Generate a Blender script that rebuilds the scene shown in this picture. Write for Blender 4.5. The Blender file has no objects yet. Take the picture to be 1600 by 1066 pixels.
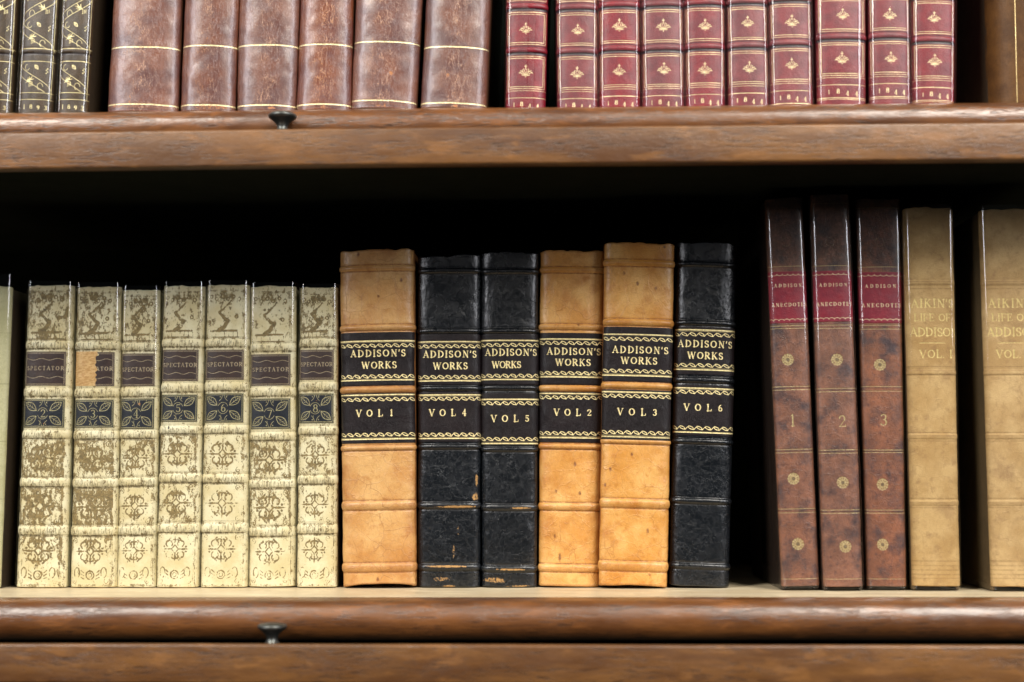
import bpy, math
import numpy as np
from mathutils import Matrix, Vector

# ------------------------------------------------------------------ camera, world, lamps
FPX = 1600 * 50 / 36
YAW, PITCH, ROLL = math.radians(1.75), math.atan((740 - 533) / FPX), math.radians(-0.17)
CAM = Vector((0.885 * math.tan(YAW), -0.885, 0.0))
RM = Matrix.Rotation(YAW, 3, 'Z') @ Matrix.Rotation(math.pi / 2 + PITCH, 3, 'X') @ Matrix.Rotation(ROLL, 3, 'Z')
sc = bpy.context.scene
COL = sc.collection
cd = bpy.data.cameras.new('camera')
cam = bpy.data.objects.new('camera', cd)
COL.objects.link(cam)
cam.matrix_world = Matrix.Translation(CAM) @ RM.to_4x4()
cd.lens = 50
cd.sensor_width = 36
cd.clip_start = 0.02
cd.clip_end = 50
cd.dof.use_dof = True
cd.dof.focus_distance = 0.878
cd.dof.aperture_fstop = 3.3
sc.camera = cam

w = bpy.data.worlds.new('World')
sc.world = w
w.use_nodes = True
w.node_tree.nodes['Background'].inputs[0].default_value = (0.80, 0.9, 1.0, 1)
w.node_tree.nodes['Background'].inputs[1].default_value = 0.03

def area(name, loc, target, sx, sy, power, color):
    l = bpy.data.lights.new(name, 'AREA')
    l.shape = 'RECTANGLE'
    l.size, l.size_y, l.energy, l.color = sx, sy, power, color
    o = bpy.data.objects.new(name, l)
    COL.objects.link(o)
    o.location = loc
    o.rotation_euler = (Vector(target) - Vector(loc)).to_track_quat('-Z', 'Y').to_euler()
    return o

area('ceiling_light', (0.98, -1.62, 1.70), (0.05, 0, 0.0), 0.70, 1.40, 66, (1.0, 0.95, 0.86))
area('ceiling_light', (-1.20, -1.62, 1.70), (-0.05, 0, 0.0), 0.50, 1.40, 52, (1.0, 0.95, 0.86))
area('window_light', (2.45, -1.95, 1.15), (0.15, 0, 0.1), 0.75, 1.45, 44, (0.95, 0.95, 1.0))
area('window_light', (-2.35, -1.95, 1.15), (-0.15, 0, 0.1), 0.60, 1.45, 36, (0.95, 0.95, 1.0))
area('wall_sheen_fill', (0.6, -4.5, 1.8), (0, 0, 0.1), 4.5, 0.9, 11, (1.0, 0.93, 0.86))  # unseen fill lamp, added to put a sheen on the upper rail
sc.view_settings.view_transform = 'Standard'
sc.view_settings.look = 'None'
sc.view_settings.exposure = 0.0
sc.view_settings.gamma = 1.0
try:
    sc.view_settings.use_curve_mapping = False
except Exception:
    pass
sc.render.engine = 'CYCLES'
sc.cycles.max_bounces = 8
sc.cycles.transparent_max_bounces = 16
sc.cycles.use_denoising = True
sc.cycles.caustics_reflective = False

def unproj(px, py, Y):
    d = RM @ Vector(((px - 800) / FPX, (533 - py) / FPX, -1.0))
    return CAM + d * ((Y - CAM.y) / d.y)

# ------------------------------------------------------------------ object helpers
def link(name, data, parent=None):
    o = bpy.data.objects.new(name, data)
    COL.objects.link(o)
    if parent is not None:
        o.parent = parent
    return o

def tag(o, label, cat, group=None, kind=None):
    if label: o['label'] = label
    if cat: o['category'] = cat
    if group: o['group'] = group
    if kind: o['kind'] = kind
    return o

def mesh_from(name, verts, faces, mat, parent=None, smooth=False, attrs=None):
    me = bpy.data.meshes.new(name)
    me.from_pydata(verts, [], faces)
    me.materials.append(mat)
    if smooth:
        me.polygons.foreach_set('use_smooth', [True] * len(me.polygons))
    me.update()
    return link(name, me, parent)

def grid_mesh(name, P, mat, parent, attrs=None, closed_u=False):
    """P: (nz, na, 3) array of metres -> one smooth quad grid."""
    nz, na = P.shape[:2]
    me = bpy.data.meshes.new(name)
    me.vertices.add(nz * na)
    me.vertices.foreach_set('co', P.reshape(-1).astype(np.float32))
    idx = np.arange(nz * na).reshape(nz, na)
    q = np.stack([idx[:-1, :-1], idx[:-1, 1:], idx[1:, 1:], idx[1:, :-1]], -1).reshape(-1, 4)
    me.loops.add(q.size)
    me.polygons.add(len(q))
    me.loops.foreach_set('vertex_index', q.reshape(-1).astype(np.int32))
    me.polygons.foreach_set('loop_start', (np.arange(len(q)) * 4).astype(np.int32))
    me.polygons.foreach_set('loop_total', np.full(len(q), 4, np.int32))
    me.polygons.foreach_set('use_smooth', np.ones(len(q), bool))
    me.update(calc_edges=True)
    for k, v in (attrs or {}).items():
        a = me.attributes.new(k, 'FLOAT', 'POINT')
        a.data.foreach_set('value', v.reshape(-1).astype(np.float32))
    me.materials.append(mat)
    return link(name, me, parent)

def vnoise(A, Z, scale, seed):
    r = np.random.default_rng(seed).random((97, 97))
    x = A / scale + 31.3
    y = Z / scale + 17.7
    xi = np.floor(x).astype(int); yi = np.floor(y).astype(int)
    fx = x - xi; fy = y - yi
    fx = fx * fx * (3 - 2 * fx); fy = fy * fy * (3 - 2 * fy)
    g = lambda i, j: r[i % 97, j % 97]
    return (g(xi, yi) * (1 - fx) + g(xi + 1, yi) * fx) * (1 - fy) + (g(xi, yi + 1) * (1 - fx) + g(xi + 1, yi + 1) * fx) * fy

def fnoise(A, Z, scale, seed, oct=3):
    s = 0; a = 1; t = 0
    for k in range(oct):
        s = s + a * vnoise(A, Z, scale / 2 ** k, seed + k * 7)
        t += a; a *= .55
    return s / t

# ------------------------------------------------------------------ material helper
class NT:
    def __init__(self, name):
        self.m = bpy.data.materials.new(name)
        self.m.use_nodes = True
        self.t = self.m.node_tree
        self.t.nodes.clear()
        self.out = self.t.nodes.new('ShaderNodeOutputMaterial')
        self.k = 0
    def new(self, typ, **ins):
        n = self.t.nodes.new(typ)
        for k, v in ins.items():
            self.put(n.inputs[k.replace('_', ' ')], v)
        return n
    def put(self, sock, v):
        if isinstance(v, bpy.types.NodeSocket):
            self.t.links.new(v, sock)
        elif isinstance(v, tuple) and len(v) == 3 and sock.type == 'RGBA':
            sock.default_value = (*v, 1)
        else:
            sock.default_value = v
    def math(self, op, a, b=0.0, c=None, clamp=False):
        n = self.t.nodes.new('ShaderNodeMath')
        n.operation = op
        n.use_clamp = clamp
        self.put(n.inputs[0], a); self.put(n.inputs[1], b)
        if c is not None: self.put(n.inputs[2], c)
        return n.outputs[0]
    def mix(self, f, a, b, mode='MIX'):
        n = self.t.nodes.new('ShaderNodeMix')
        n.data_type = 'RGBA'
        n.blend_type = mode
        self.put(n.inputs[0], f); self.put(n.inputs[6], a); self.put(n.inputs[7], b)
        return n.outputs[2]
    def mixf(self, f, a, b):
        n = self.t.nodes.new('ShaderNodeMix')
        self.put(n.inputs[0], f); self.put(n.inputs[2], a); self.put(n.inputs[3], b)
        return n.outputs[0]
    def step(self, v, lo, hi):
        n = self.t.nodes.new('ShaderNodeMapRange')
        n.interpolation_type = 'SMOOTHSTEP'
        self.put(n.inputs[0], v); self.put(n.inputs[1], lo); self.put(n.inputs[2], hi)
        return n.outputs[0]
    def coords(self, sx=1, sy=1, sz=1, rnd=True, off=0.0):
        tc = self.t.nodes.new('ShaderNodeTexCoord').outputs['Object']
        if rnd:
            oi = self.t.nodes.new('ShaderNodeObjectInfo').outputs['Random']
            n = self.t.nodes.new('ShaderNodeVectorMath'); n.operation = 'ADD'
            self.t.links.new(tc, n.inputs[0])
            self.t.links.new(self.math('MULTIPLY_ADD', oi, 9.0, off), n.inputs[1])
            tc = n.outputs[0]
        mp = self.t.nodes.new('ShaderNodeMapping')
        mp.inputs['Scale'].default_value = (sx, sy, sz)
        self.t.links.new(tc, mp.inputs[0])
        return mp.outputs[0]
    def noise(self, vec, scale, detail=4, rough=.55, dist=0.0, col=False):
        n = self.new('ShaderNodeTexNoise', Vector=vec, Scale=scale, Detail=detail, Roughness=rough, Distortion=dist)
        return n.outputs[1 if col else 0]
    def voro(self, vec, scale, feature='DISTANCE_TO_EDGE'):
        n = self.t.nodes.new('ShaderNodeTexVoronoi'); n.feature = feature
        self.put(n.inputs['Vector'], vec); self.put(n.inputs['Scale'], scale)
        return n.outputs['Distance']
    def warp(self, vec, scale, amt):
        c = self.noise(vec, scale, 3, col=True)
        n = self.t.nodes.new('ShaderNodeVectorMath'); n.operation = 'MULTIPLY_ADD'
        self.put(n.inputs[0], c); n.inputs[1].default_value = (amt,) * 3; self.put(n.inputs[2], vec)
        return n.outputs[0]
    def attr(self, name):
        n = self.t.nodes.new('ShaderNodeAttribute'); n.attribute_name = name
        return n.outputs['Fac']
    def bump(self, h, strength, dist, prev=None):
        n = self.t.nodes.new('ShaderNodeBump')
        n.inputs['Strength'].default_value = strength
        n.inputs['Distance'].default_value = dist
        self.put(n.inputs['Height'], h)
        if prev is not None: self.put(n.inputs['Normal'], prev)
        return n.outputs[0]
    def done(self, color, rough, normal=None, metallic=0.0, coat=0.0, coat_rough=.2, spec=.5, sheen=0.0, coat_normal=None):
        p = self.t.nodes.new('ShaderNodeBsdfPrincipled')
        self.put(p.inputs['Base Color'], color); self.put(p.inputs['Roughness'], rough)
        self.put(p.inputs['Metallic'], metallic)
        p.inputs['Specular IOR Level'].default_value = spec
        self.put(p.inputs['Coat Weight'], coat); p.inputs['Coat Roughness'].default_value = coat_rough
        if sheen: p.inputs['Sheen Weight'].default_value = sheen
        if normal is not None:
            self.put(p.inputs['Normal'], normal)
            self.put(p.inputs['Coat Normal'], coat_normal or normal)
        self.t.links.new(p.outputs[0], self.out.inputs[0])
        return self.m

GOLD = (0.86, 0.72, 0.40)

def leather(name, base, alt, rough=.5, grain=900, grain_bump=.28, grain_amt=.35, blotch=90, crack=None, crack_scale=120, crack_w=.03,
            crack_amt=.6, crack_str=(1, 1, 1), crack_attr=False, wrinkle=.35, wrinkle_scale=140, wear=(0.55, .33, .12),
            wear_scale=700, gold=GOLD, gold_erode=.40, dark=(.05, .025, .012), coat=0.0, coat_rough=.25, mottle=None,
            spec=.5, gold_metal=.55, specks=None, tint=.22):
    t = NT(name)
    v = t.coords()
    n1 = t.noise(v, blotch, 5, .6)
    c = t.mix(t.step(n1, .32, .68), base, alt)
    if mottle:
        mc, ms, lo, hi = mottle
        mn = t.noise(t.warp(v, ms * .6, .004), ms, 4, .6)
        c = t.mix(t.step(mn, lo, hi), c, mc)
        mn2 = t.noise(v, ms * 4, 4, .7)
        c = t.mix(t.math('MULTIPLY', t.step(mn2, .5, .72), .6), c, mc)
    g = t.noise(v, grain, 3, .7)
    c = t.mix(t.math('MULTIPLY', t.step(g, .35, .75), grain_amt), c, t.mix(.5, c, (0, 0, 0)))
    if specks:
        s = t.noise(v, specks[1], 2, .5)
        c = t.mix(t.step(s, specks[2], specks[2] + .03), c, specks[0])
    bumps = t.noise(t.warp(t.coords(1, 1, .6), wrinkle_scale * .7, .006), wrinkle_scale, 6, .6)
    vv = t.coords(*crack_str)
    vw = t.warp(vv, crack_scale * 1.3, .006)
    e1 = t.voro(vw, crack_scale); e2 = t.voro(vw, crack_scale * 2.6)
    k = t.math('MAXIMUM', t.step(e1, crack_w, 0.0), t.math('MULTIPLY', t.step(e2, crack_w * 1.3, 0.0), .7))
    if crack is not None:
        km = t.math('MULTIPLY', t.step(t.noise(v, crack_scale * .5, 3), .42, .62), crack_amt)
        if crack_attr: km = t.math('MULTIPLY', km, t.attr('centre'))
        kk = t.math('MULTIPLY', k, km)
        c = t.mix(kk, c, crack)
    vr = t.t.nodes.new('ShaderNodeHueSaturation')
    rr = t.t.nodes.new('ShaderNodeObjectInfo').outputs['Random']
    t.put(vr.inputs['Value'], t.math('MULTIPLY_ADD', rr, tint, 1 - tint / 2)); t.put(vr.inputs['Color'], c)
    t.put(vr.inputs['Saturation'], t.math('MULTIPLY_ADD', t.math('FRACT', t.math('MULTIPLY', rr, 7.3)), tint, 1 - tint / 2))
    c = vr.outputs[0]
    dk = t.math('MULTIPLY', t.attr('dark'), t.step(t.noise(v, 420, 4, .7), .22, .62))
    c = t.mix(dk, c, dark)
    wn = t.noise(v, wear_scale, 5, .75)
    wm = t.step(t.math('ADD', t.attr('wear'), wn), .98, 1.10)
    c = t.mix(wm, c, t.mix(t.noise(v, 1500, 2), wear, t.mix(.5, wear, base)))
    c = t.mix(t.attr('ink'), c, (.022, .014, .02))
    gn = t.noise(v, 1300, 4, .7)
    gm = t.math('MULTIPLY', t.step(t.attr('gilt'), .25, .7), t.step(gn, gold_erode - .12, gold_erode + .06))
    gc = t.mix(t.step(t.noise(v, 800, 3), .35, .7), gold, t.mix(.45, gold, (.30, .17, .05)))
    c = t.mix(gm, c, gc)
    oi = t.t.nodes.new('ShaderNodeObjectInfo').outputs['Random']
    nb = t.bump(bumps, wrinkle, .0016)
    cn = t.bump(t.noise(v, 300, 4, .6), .10, .0006, t.bump(bumps, wrinkle * .55, .0016))
    nb = t.bump(g, grain_bump, .0004, nb)
    nb = t.bump(k, .35 if crack is not None else .12, .0003, t.bump(t.attr('gilt'), -.35, .0003, nb) if False else nb)
    nb = t.bump(wm, .4, -.0003, nb)
    nb = t.bump(t.attr('gilt'), .5, -.00025, nb)
    r = t.mixf(wm, t.math('ADD', t.math('MULTIPLY', n1, .22), rough - .11), .85)
    r = t.mixf(gm, r, .38)
    return t.done(c, r, nb, metallic=t.math('MULTIPLY', gm, gold_metal), coat=t.math('MULTIPLY', coat, t.math('SUBTRACT', 1.0, wm)), coat_rough=coat_rough, spec=spec, coat_normal=cn)

def vellum(name):
    t = NT(name)
    v = t.coords()
    c = t.mix(t.step(t.noise(v, 60, 4), .3, .7), (.80, .74, .51), (.66, .56, .31))
    c = t.mix(t.math('MULTIPLY', t.step(t.noise(v, 500, 4, .7), .5, .8), .35), c, (.52, .43, .21))
    vs = t.coords(1, 1, .55)
    nz = t.math('ADD', t.math('MULTIPLY', t.noise(t.warp(vs, 300, .002), 430, 3, .6), .58), t.math('MULTIPLY', t.noise(t.coords(1, 1, .6, off=3.0), 1500, 3, .7), .42))
    base_t = t.math('ADD', t.math('MULTIPLY', nz, 1.55), t.math('ADD', t.math('MULTIPLY', t.attr('mott'), .37), t.math('MULTIPLY', t.attr('orn'), .30)))
    m = t.step(base_t, 1.0, 1.09)
    tool = t.mix(t.step(t.noise(v, 700, 5, .7), .32, .68), (.085, .055, .015), (.28, .19, .062))
    c = t.mix(t.math('MULTIPLY', m, .93), c, tool)
    dk = t.math('MULTIPLY', t.attr('dark'), t.step(t.noise(t.coords(1, 1, .5), 600, 4, .7), .33, .6))
    c = t.mix(dk, c, (.13, .10, .05))
    wm = t.step(t.math('ADD', t.attr('wear'), t.math('MULTIPLY', t.noise(v, 500, 4, .7), .5)), .72, .82)
    c = t.mix(wm, c, t.mix(t.step(t.noise(t.coords(1, 1, 3), 400, 5, .7), .35, .65), (.70, .46, .20), (.50, .27, .09)))
    s = t.noise(v, 330, 1, .4)
    c = t.mix(t.step(s, .80, .82), c, (.05, .04, .03))
    nb = t.bump(t.noise(v, 260, 5, .6), .3, .0012)
    nb = t.bump(m, .35, -.0003, nb)
    return t.done(c, t.mixf(m, .5, .62), nb, coat=.1)

def label_mat(name, base, alt, gold, erode, fleck=None, rough=.45, grain=1100, metal=.5):
    t = NT(name)
    v = t.coords()
    c = t.mix(t.step(t.noise(v, 150, 4), .3, .7), base, alt)
    g = t.noise(v, grain, 3, .7)
    c = t.mix(t.math('MULTIPLY', t.step(g, .4, .8), .4), c, t.mix(.55, c, (0, 0, 0)))
    gn = t.noise(v, 1000, 4, .7)
    gm = t.math('MULTIPLY', t.step(t.attr('gilt'), .2, .65), t.step(gn, erode - .14, erode + .06))
    c = t.mix(gm, c, t.mix(t.step(t.noise(v, 900, 3), .35, .7), gold, t.mix(.4, gold, (.3, .18, .06))))
    if fleck:
        wm = t.step(t.math('ADD', t.attr('wear'), t.noise(v, 330, 4, .7)), .98, 1.04)
        c = t.mix(wm, c, fleck)
        sc_ = t.noise(v, 600, 4, .75)
        c = t.mix(t.step(sc_, .70, .76), c, (.38, .31, .17))
    nb = t.bump(g, .3, .0004)
    nb = t.bump(t.noise(v, 330, 5), .25, .0008, nb)
    nb = t.bump(t.attr('gilt'), .5, -.00025, nb)
    return t.done(c, t.mixf(gm, rough, .36), nb, metallic=t.math('MULTIPLY', gm, metal))

def wood(name, a, b, dark, rough=.38, coat=.3, pore=.8):
    t = NT(name)
    v = t.coords()
    n = t.noise(t.warp(t.coords(.16, 1, 1), 20, .012), 75, 6, .62, .4)
    c = t.mix(t.step(n, .33, .67), a, b)
    big = t.noise(t.coords(.45, 1, 1), 13, 4, .6)
    c = t.mix(t.math('MULTIPLY', t.step(big, .50, .70), .6), c, t.mix(.62, a, dark))
    fl = t.noise(t.warp(t.coords(.30, .8, 1), 40, .012), 130, 3, .55, .3)      # ray fleck
    c = t.mix(t.math('MULTIPLY', t.step(fl, .55, .68), .42), c, tuple(min(1, x * 1.55) for x in a))
    p = t.noise(t.coords(.085, 1, 1), 1050, 3, .7)
    pores = t.math('MULTIPLY', t.step(p, .50, .62), t.step(t.noise(t.coords(.22, 1, 1), 110, 3, .6), .36, .60))
    c = t.mix(t.math('MULTIPLY', pores, pore), c, dark)
    scr = t.noise(t.coords(.6, 1, 1), 330, 6, .8)
    c = t.mix(t.math('MULTIPLY', t.step(scr, .62, .74), .22), c, tuple(min(1, x * 1.9) for x in a))
    c = t.mix(t.math('MULTIPLY', t.step(t.noise(v, 420, 2, .5), .74, .80), .7), c, dark)
    nb = t.bump(pores, .3, -.0003)
    nb = t.bump(t.noise(t.coords(.5, 1, 1), 60, 4, .6), .35, .0016, nb)
    nb = t.bump(scr, .25, .0005, nb)
    r = t.math('ADD', rough - .14, t.math('MULTIPLY', t.noise(v, 70, 4), .32))
    return t.done(c, r, nb, coat=coat, coat_rough=.17)

def plain(name, col, rough=.7, metallic=0.0, scale=200, amt=.3, coat=0.0, spec=.5):
    t = NT(name)
    v = t.coords()
    n = t.noise(v, scale, 5, .65)
    c = t.mix(t.math('MULTIPLY', t.step(n, .3, .75), amt), col, tuple(x * .35 for x in col))
    return t.done(c, t.math('ADD', rough - .1, t.math('MULTIPLY', n, .2)), t.bump(n, .2, .0006), metallic=metallic, coat=coat, spec=spec)

def pages_mat():
    t = NT('page_edges')
    v = t.coords(1, 1, 1)
    l = t.noise(t.coords(1, .01, .01), 2600, 2)
    c = t.mix(l, (.42, .34, .2), (.62, .54, .38))
    return t.done(c, .9, t.bump(l, .5, .0004))

def mylar_mat():
    t = NT('clear_polyester')
    v = t.coords(1, 1, .12)
    nb = t.bump(t.noise(v, 70, 3, .5), .18, .002)
    nb = t.bump(t.noise(t.coords(1, 1, 1), 30, 2), .15, .003, nb)
    fr = t.t.nodes.new('ShaderNodeLayerWeight'); fr.inputs[0].default_value = .5
    t.put(fr.inputs['Normal'], nb)
    f5 = t.math('MULTIPLY_ADD', t.math('POWER', fr.outputs['Facing'], 5.0), .9, .06)
    gl = t.t.nodes.new('ShaderNodeBsdfGlossy'); gl.inputs['Roughness'].default_value = .09
    t.put(gl.inputs['Normal'], nb)
    tr = t.t.nodes.new('ShaderNodeBsdfTransparent'); tr.inputs[0].default_value = (.985, .985, .97, 1)
    mx = t.t.nodes.new('ShaderNodeMixShader')
    t.put(mx.inputs[0], f5)
    t.put(mx.inputs[1], tr.outputs[0]); t.put(mx.inputs[2], gl.outputs[0])
    t.t.links.new(mx.outputs[0], t.out.inputs[0])
    return t.m

M = {}
M['wood'] = wood('stained_oak', (.190, .070, .018), (.088, .030, .008), (.035, .014, .006), coat=.9)
M['rail'] = wood('oak_rail', (.190, .082, .022), (.098, .038, .011), (.028, .012, .005), rough=.42, coat=.35, pore=.65)
M['wood_top'] = wood('glare_oak_top', (.66, .56, .38), (.58, .46, .29), (.25, .16, .08), rough=.45, coat=.2, pore=.4)  # overhead glare on the shelf top, put into this pale colour
M['shelf_wood'] = plain('shade_dark_board', (.020, .015, .010), .9, scale=60, spec=.05)  # shade under the shelves, put into a near-black colour
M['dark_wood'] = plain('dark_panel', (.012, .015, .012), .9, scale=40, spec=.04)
M['metal'] = plain('dark_bronze', (.13, .135, .125), .38, metallic=.85, scale=300)
M['pages'] = pages_mat()
M['mylar'] = mylar_mat()
M['tan'] = leather('tan_calf', (.72, .42, .155), (.56, .26, .065), rough=.38, grain=1000, grain_amt=.22, blotch=42, mottle=((.42, .16, .035), 36, .50, .78),
                   crack=(.36, .16, .045), crack_scale=75, crack_w=.022, crack_amt=.6, wrinkle=.6, wrinkle_scale=95, coat=.15,
                   dark=(.20, .06, .016), wear=(.36, .15, .05), wear_scale=1300, specks=((.16, .045, .012), 210, .80))
M['black'] = leather('black_morocco', (.0035, .005, .007), (.006, .0075, .010), rough=.27, grain=1100, grain_amt=.3,
                     crack=(.06, .07, .08), crack_scale=190, crack_w=.014, crack_amt=.28, crack_str=(1, 1, .7), wrinkle=.7, wrinkle_scale=130, spec=.35, grain_bump=.12,
                     wear=(.55, .31, .11), dark=(.004, .004, .005), coat=.6, coat_rough=.20)
M['black_label'] = leather('dark_brown_label', (.009, .006, .007), (.014, .009, .010), rough=.40, grain=1300, grain_amt=.3,
                           wrinkle=.25, wrinkle_scale=350, crack=(.07, .06, .065), crack_scale=330, crack_amt=.15, crack_w=.03, spec=.22,
                           gold=(.96, .82, .42), gold_erode=.29, gold_metal=.35, wear=(.3, .17, .07), coat=.15)
M['brown'] = leather('brown_calf', (.20, .064, .030), (.105, .032, .026), rough=.30, grain=1100, grain_amt=.35, blotch=60,
                     crack=(.50, .24, .11), crack_scale=270, crack_w=.04, crack_amt=.95, crack_str=(1, 1, .28), crack_attr=True,
                     wrinkle=.30, wrinkle_scale=70, wear=(.55, .24, .10), gold=(.93, .80, .46), gold_erode=.15, coat=.85, coat_rough=.29,
                     dark=(.03, .012, .01), specks=((.5, .25, .12), 150, .79))
M['green_cream'] = leather('greenish_cream_calf', (.50, .48, .30), (.42, .40, .23), rough=.5, wrinkle=.2, dark=(.14, .13, .06))
M['darkbrown'] = leather('dark_brown_calf', (.135, .058, .014), (.085, .036, .010), rough=.5, spec=.2, wrinkle=.25, gold=(.8, .62, .3), gold_erode=.3)
M['red'] = leather('red_morocco', (.25, .022, .032), (.155, .012, .024), rough=.42, grain=1000, grain_amt=.45, blotch=120,
                   wrinkle=.2, wrinkle_scale=400, gold=(.82, .67, .40), gold_erode=.29, coat=.15, wear=(.35, .12, .1), dark=(.03, .006, .012))
M['olive'] = leather('olive_brown_calf', (.070, .042, .020), (.040, .025, .014), rough=.4, grain=1300, grain_amt=.6, blotch=200,
                     wrinkle=.2, wrinkle_scale=400, gold=(.88, .77, .42), gold_erode=.28, coat=.2, dark=(.01, .008, .012))
M['treecalf'] = leather('tree_calf', (.28, .115, .068), (.18, .075, .046), rough=.42, grain=900, grain_amt=.35, blotch=110,
                        crack=(.10, .05, .03), crack_scale=140, crack_amt=.35, mottle=((.060, .036, .040), 75, .44, .72),
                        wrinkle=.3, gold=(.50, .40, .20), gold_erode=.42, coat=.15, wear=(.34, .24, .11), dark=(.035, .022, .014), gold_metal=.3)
M['redlabel'] = label_mat('crimson_label', (.27, .016, .034), (.20, .012, .032), (.74, .55, .36), .38, metal=.3)
M['cloth'] = leather('ochre_cloth', (.57, .385, .175), (.43, .265, .105), rough=.68, grain=1500, grain_amt=.25, blotch=60,
                     wrinkle=.12, wrinkle_scale=200, crack=(.28, .17, .08), crack_scale=110, crack_amt=.2, mottle=((.30, .175, .08), 45, .54, .80), gold=(.74, .58, .24),
                     gold_erode=.35, dark=(.21, .125, .05), wear=(.2, .13, .07), gold_metal=.2, spec=.3, tint=.05)
M['vellum'] = vellum('worn_vellum')
M['spec_title'] = label_mat('brown_title_leather', (.050, .028, .024), (.036, .021, .020), (.40, .33, .22), .42, fleck=(.40, .3, .15), metal=.2)
M['spec_vol'] = label_mat('blue_black_leather', (.007, .010, .020), (.010, .014, .022), (.40, .37, .20), .36, fleck=(.50, .20, .07), metal=.2)
M['tan_board'] = plain('tan_calf_board', (.33, .13, .035), .5, scale=120, coat=.1)
M['black_board'] = plain('black_board', (.012, .013, .015), .45, scale=150, coat=.1)
M['vellum_board'] = plain('vellum_board', (.40, .37, .20), .6, scale=90)
M['brown_board'] = plain('brown_calf_board', (.12, .048, .022), .45, scale=120, coat=.2)
M['red_board'] = plain('red_board', (.14, .016, .03), .5, scale=150)
M['olive_board'] = plain('olive_board', (.045, .03, .018), .5, scale=150)
M['tree_board'] = plain('tree_calf_board', (.028, .015, .010), .6, scale=150)
M['cloth_board'] = plain('ochre_board', (.13, .085, .038), .7, scale=90)

# ------------------------------------------------------------------ drawing on the leather: strokes in mm on a grid of arc length x height
class Field:
    def __init__(self, A, Z, names):
        self.A, self.Z = A, Z            # 1D axes in mm
        self.f = {n: np.zeros((len(Z), len(A))) for n in names}
        self.soft = .5 * max(np.median(np.diff(A)), np.median(np.diff(Z)))
    def box(self, a0, a1, z0, z1):
        i0, i1 = np.searchsorted(self.A, a0), np.searchsorted(self.A, a1)
        j0, j1 = np.searchsorted(self.Z, z0), np.searchsorted(self.Z, z1)
        return j0, j1, i0, i1
    def seg(self, n, p, q, wd, val=1.0, w2=None):
        w2 = wd if w2 is None else w2
        r = max(wd, w2) / 2 + self.soft * 2
        j0, j1, i0, i1 = self.box(min(p[0], q[0]) - r, max(p[0], q[0]) + r, min(p[1], q[1]) - r, max(p[1], q[1]) + r)
        if j1 <= j0 or i1 <= i0: return
        X = self.A[None, i0:i1]; Y = self.Z[j0:j1, None]
        dx, dy = q[0] - p[0], q[1] - p[1]
        L = dx * dx + dy * dy + 1e-12
        t = np.clip(((X - p[0]) * dx + (Y - p[1]) * dy) / L, 0, 1)
        d = np.hypot(X - p[0] - t * dx, Y - p[1] - t * dy) - (wd + (w2 - wd) * t) / 2
        v = np.clip(.5 - d / (2 * self.soft), 0, 1) * val
        s = self.f[n][j0:j1, i0:i1]
        np.maximum(s, v, out=s)
    def line(self, n, pts, wd, val=1.0):
        for p, q in zip(pts[:-1], pts[1:]): self.seg(n, p, q, wd, val)
    def dot(self, n, x, z, r, val=1.0): self.seg(n, (x, z), (x + 1e-4, z), 2 * r, val)
    def arc(self, n, cx, cz, rx, rz, a0, a1, wd, val=1.0, k=None):
        k = k or max(5, int(abs(a1 - a0) / 24))
        T = np.radians(np.linspace(a0, a1, k + 1))
        self.line(n, [(cx + rx * math.cos(t), cz + rz * math.sin(t)) for t in T], wd, val)
    def hline(self, n, z, wd, val=1.0, a0=None, a1=None):
        a0 = self.A[0] if a0 is None else a0; a1 = self.A[-1] if a1 is None else a1
        self.seg(n, (a0, z), (a1, z), wd, val)
    def blob(self, n, x, z, rx, rz, val=1.0, hard=1.5):
        j0, j1, i0, i1 = self.box(x - rx * 1.6, x + rx * 1.6, z - rz * 1.6, z + rz * 1.6)
        if j1 <= j0 or i1 <= i0: return
        d = np.hypot((self.A[None, i0:i1] - x) / rx, (self.Z[j0:j1, None] - z) / rz)
        v = np.clip((1.5 - d) * hard / 1.5, 0, 1) * val
        s = self.f[n][j0:j1, i0:i1]
        np.maximum(s, v, out=s)

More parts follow.
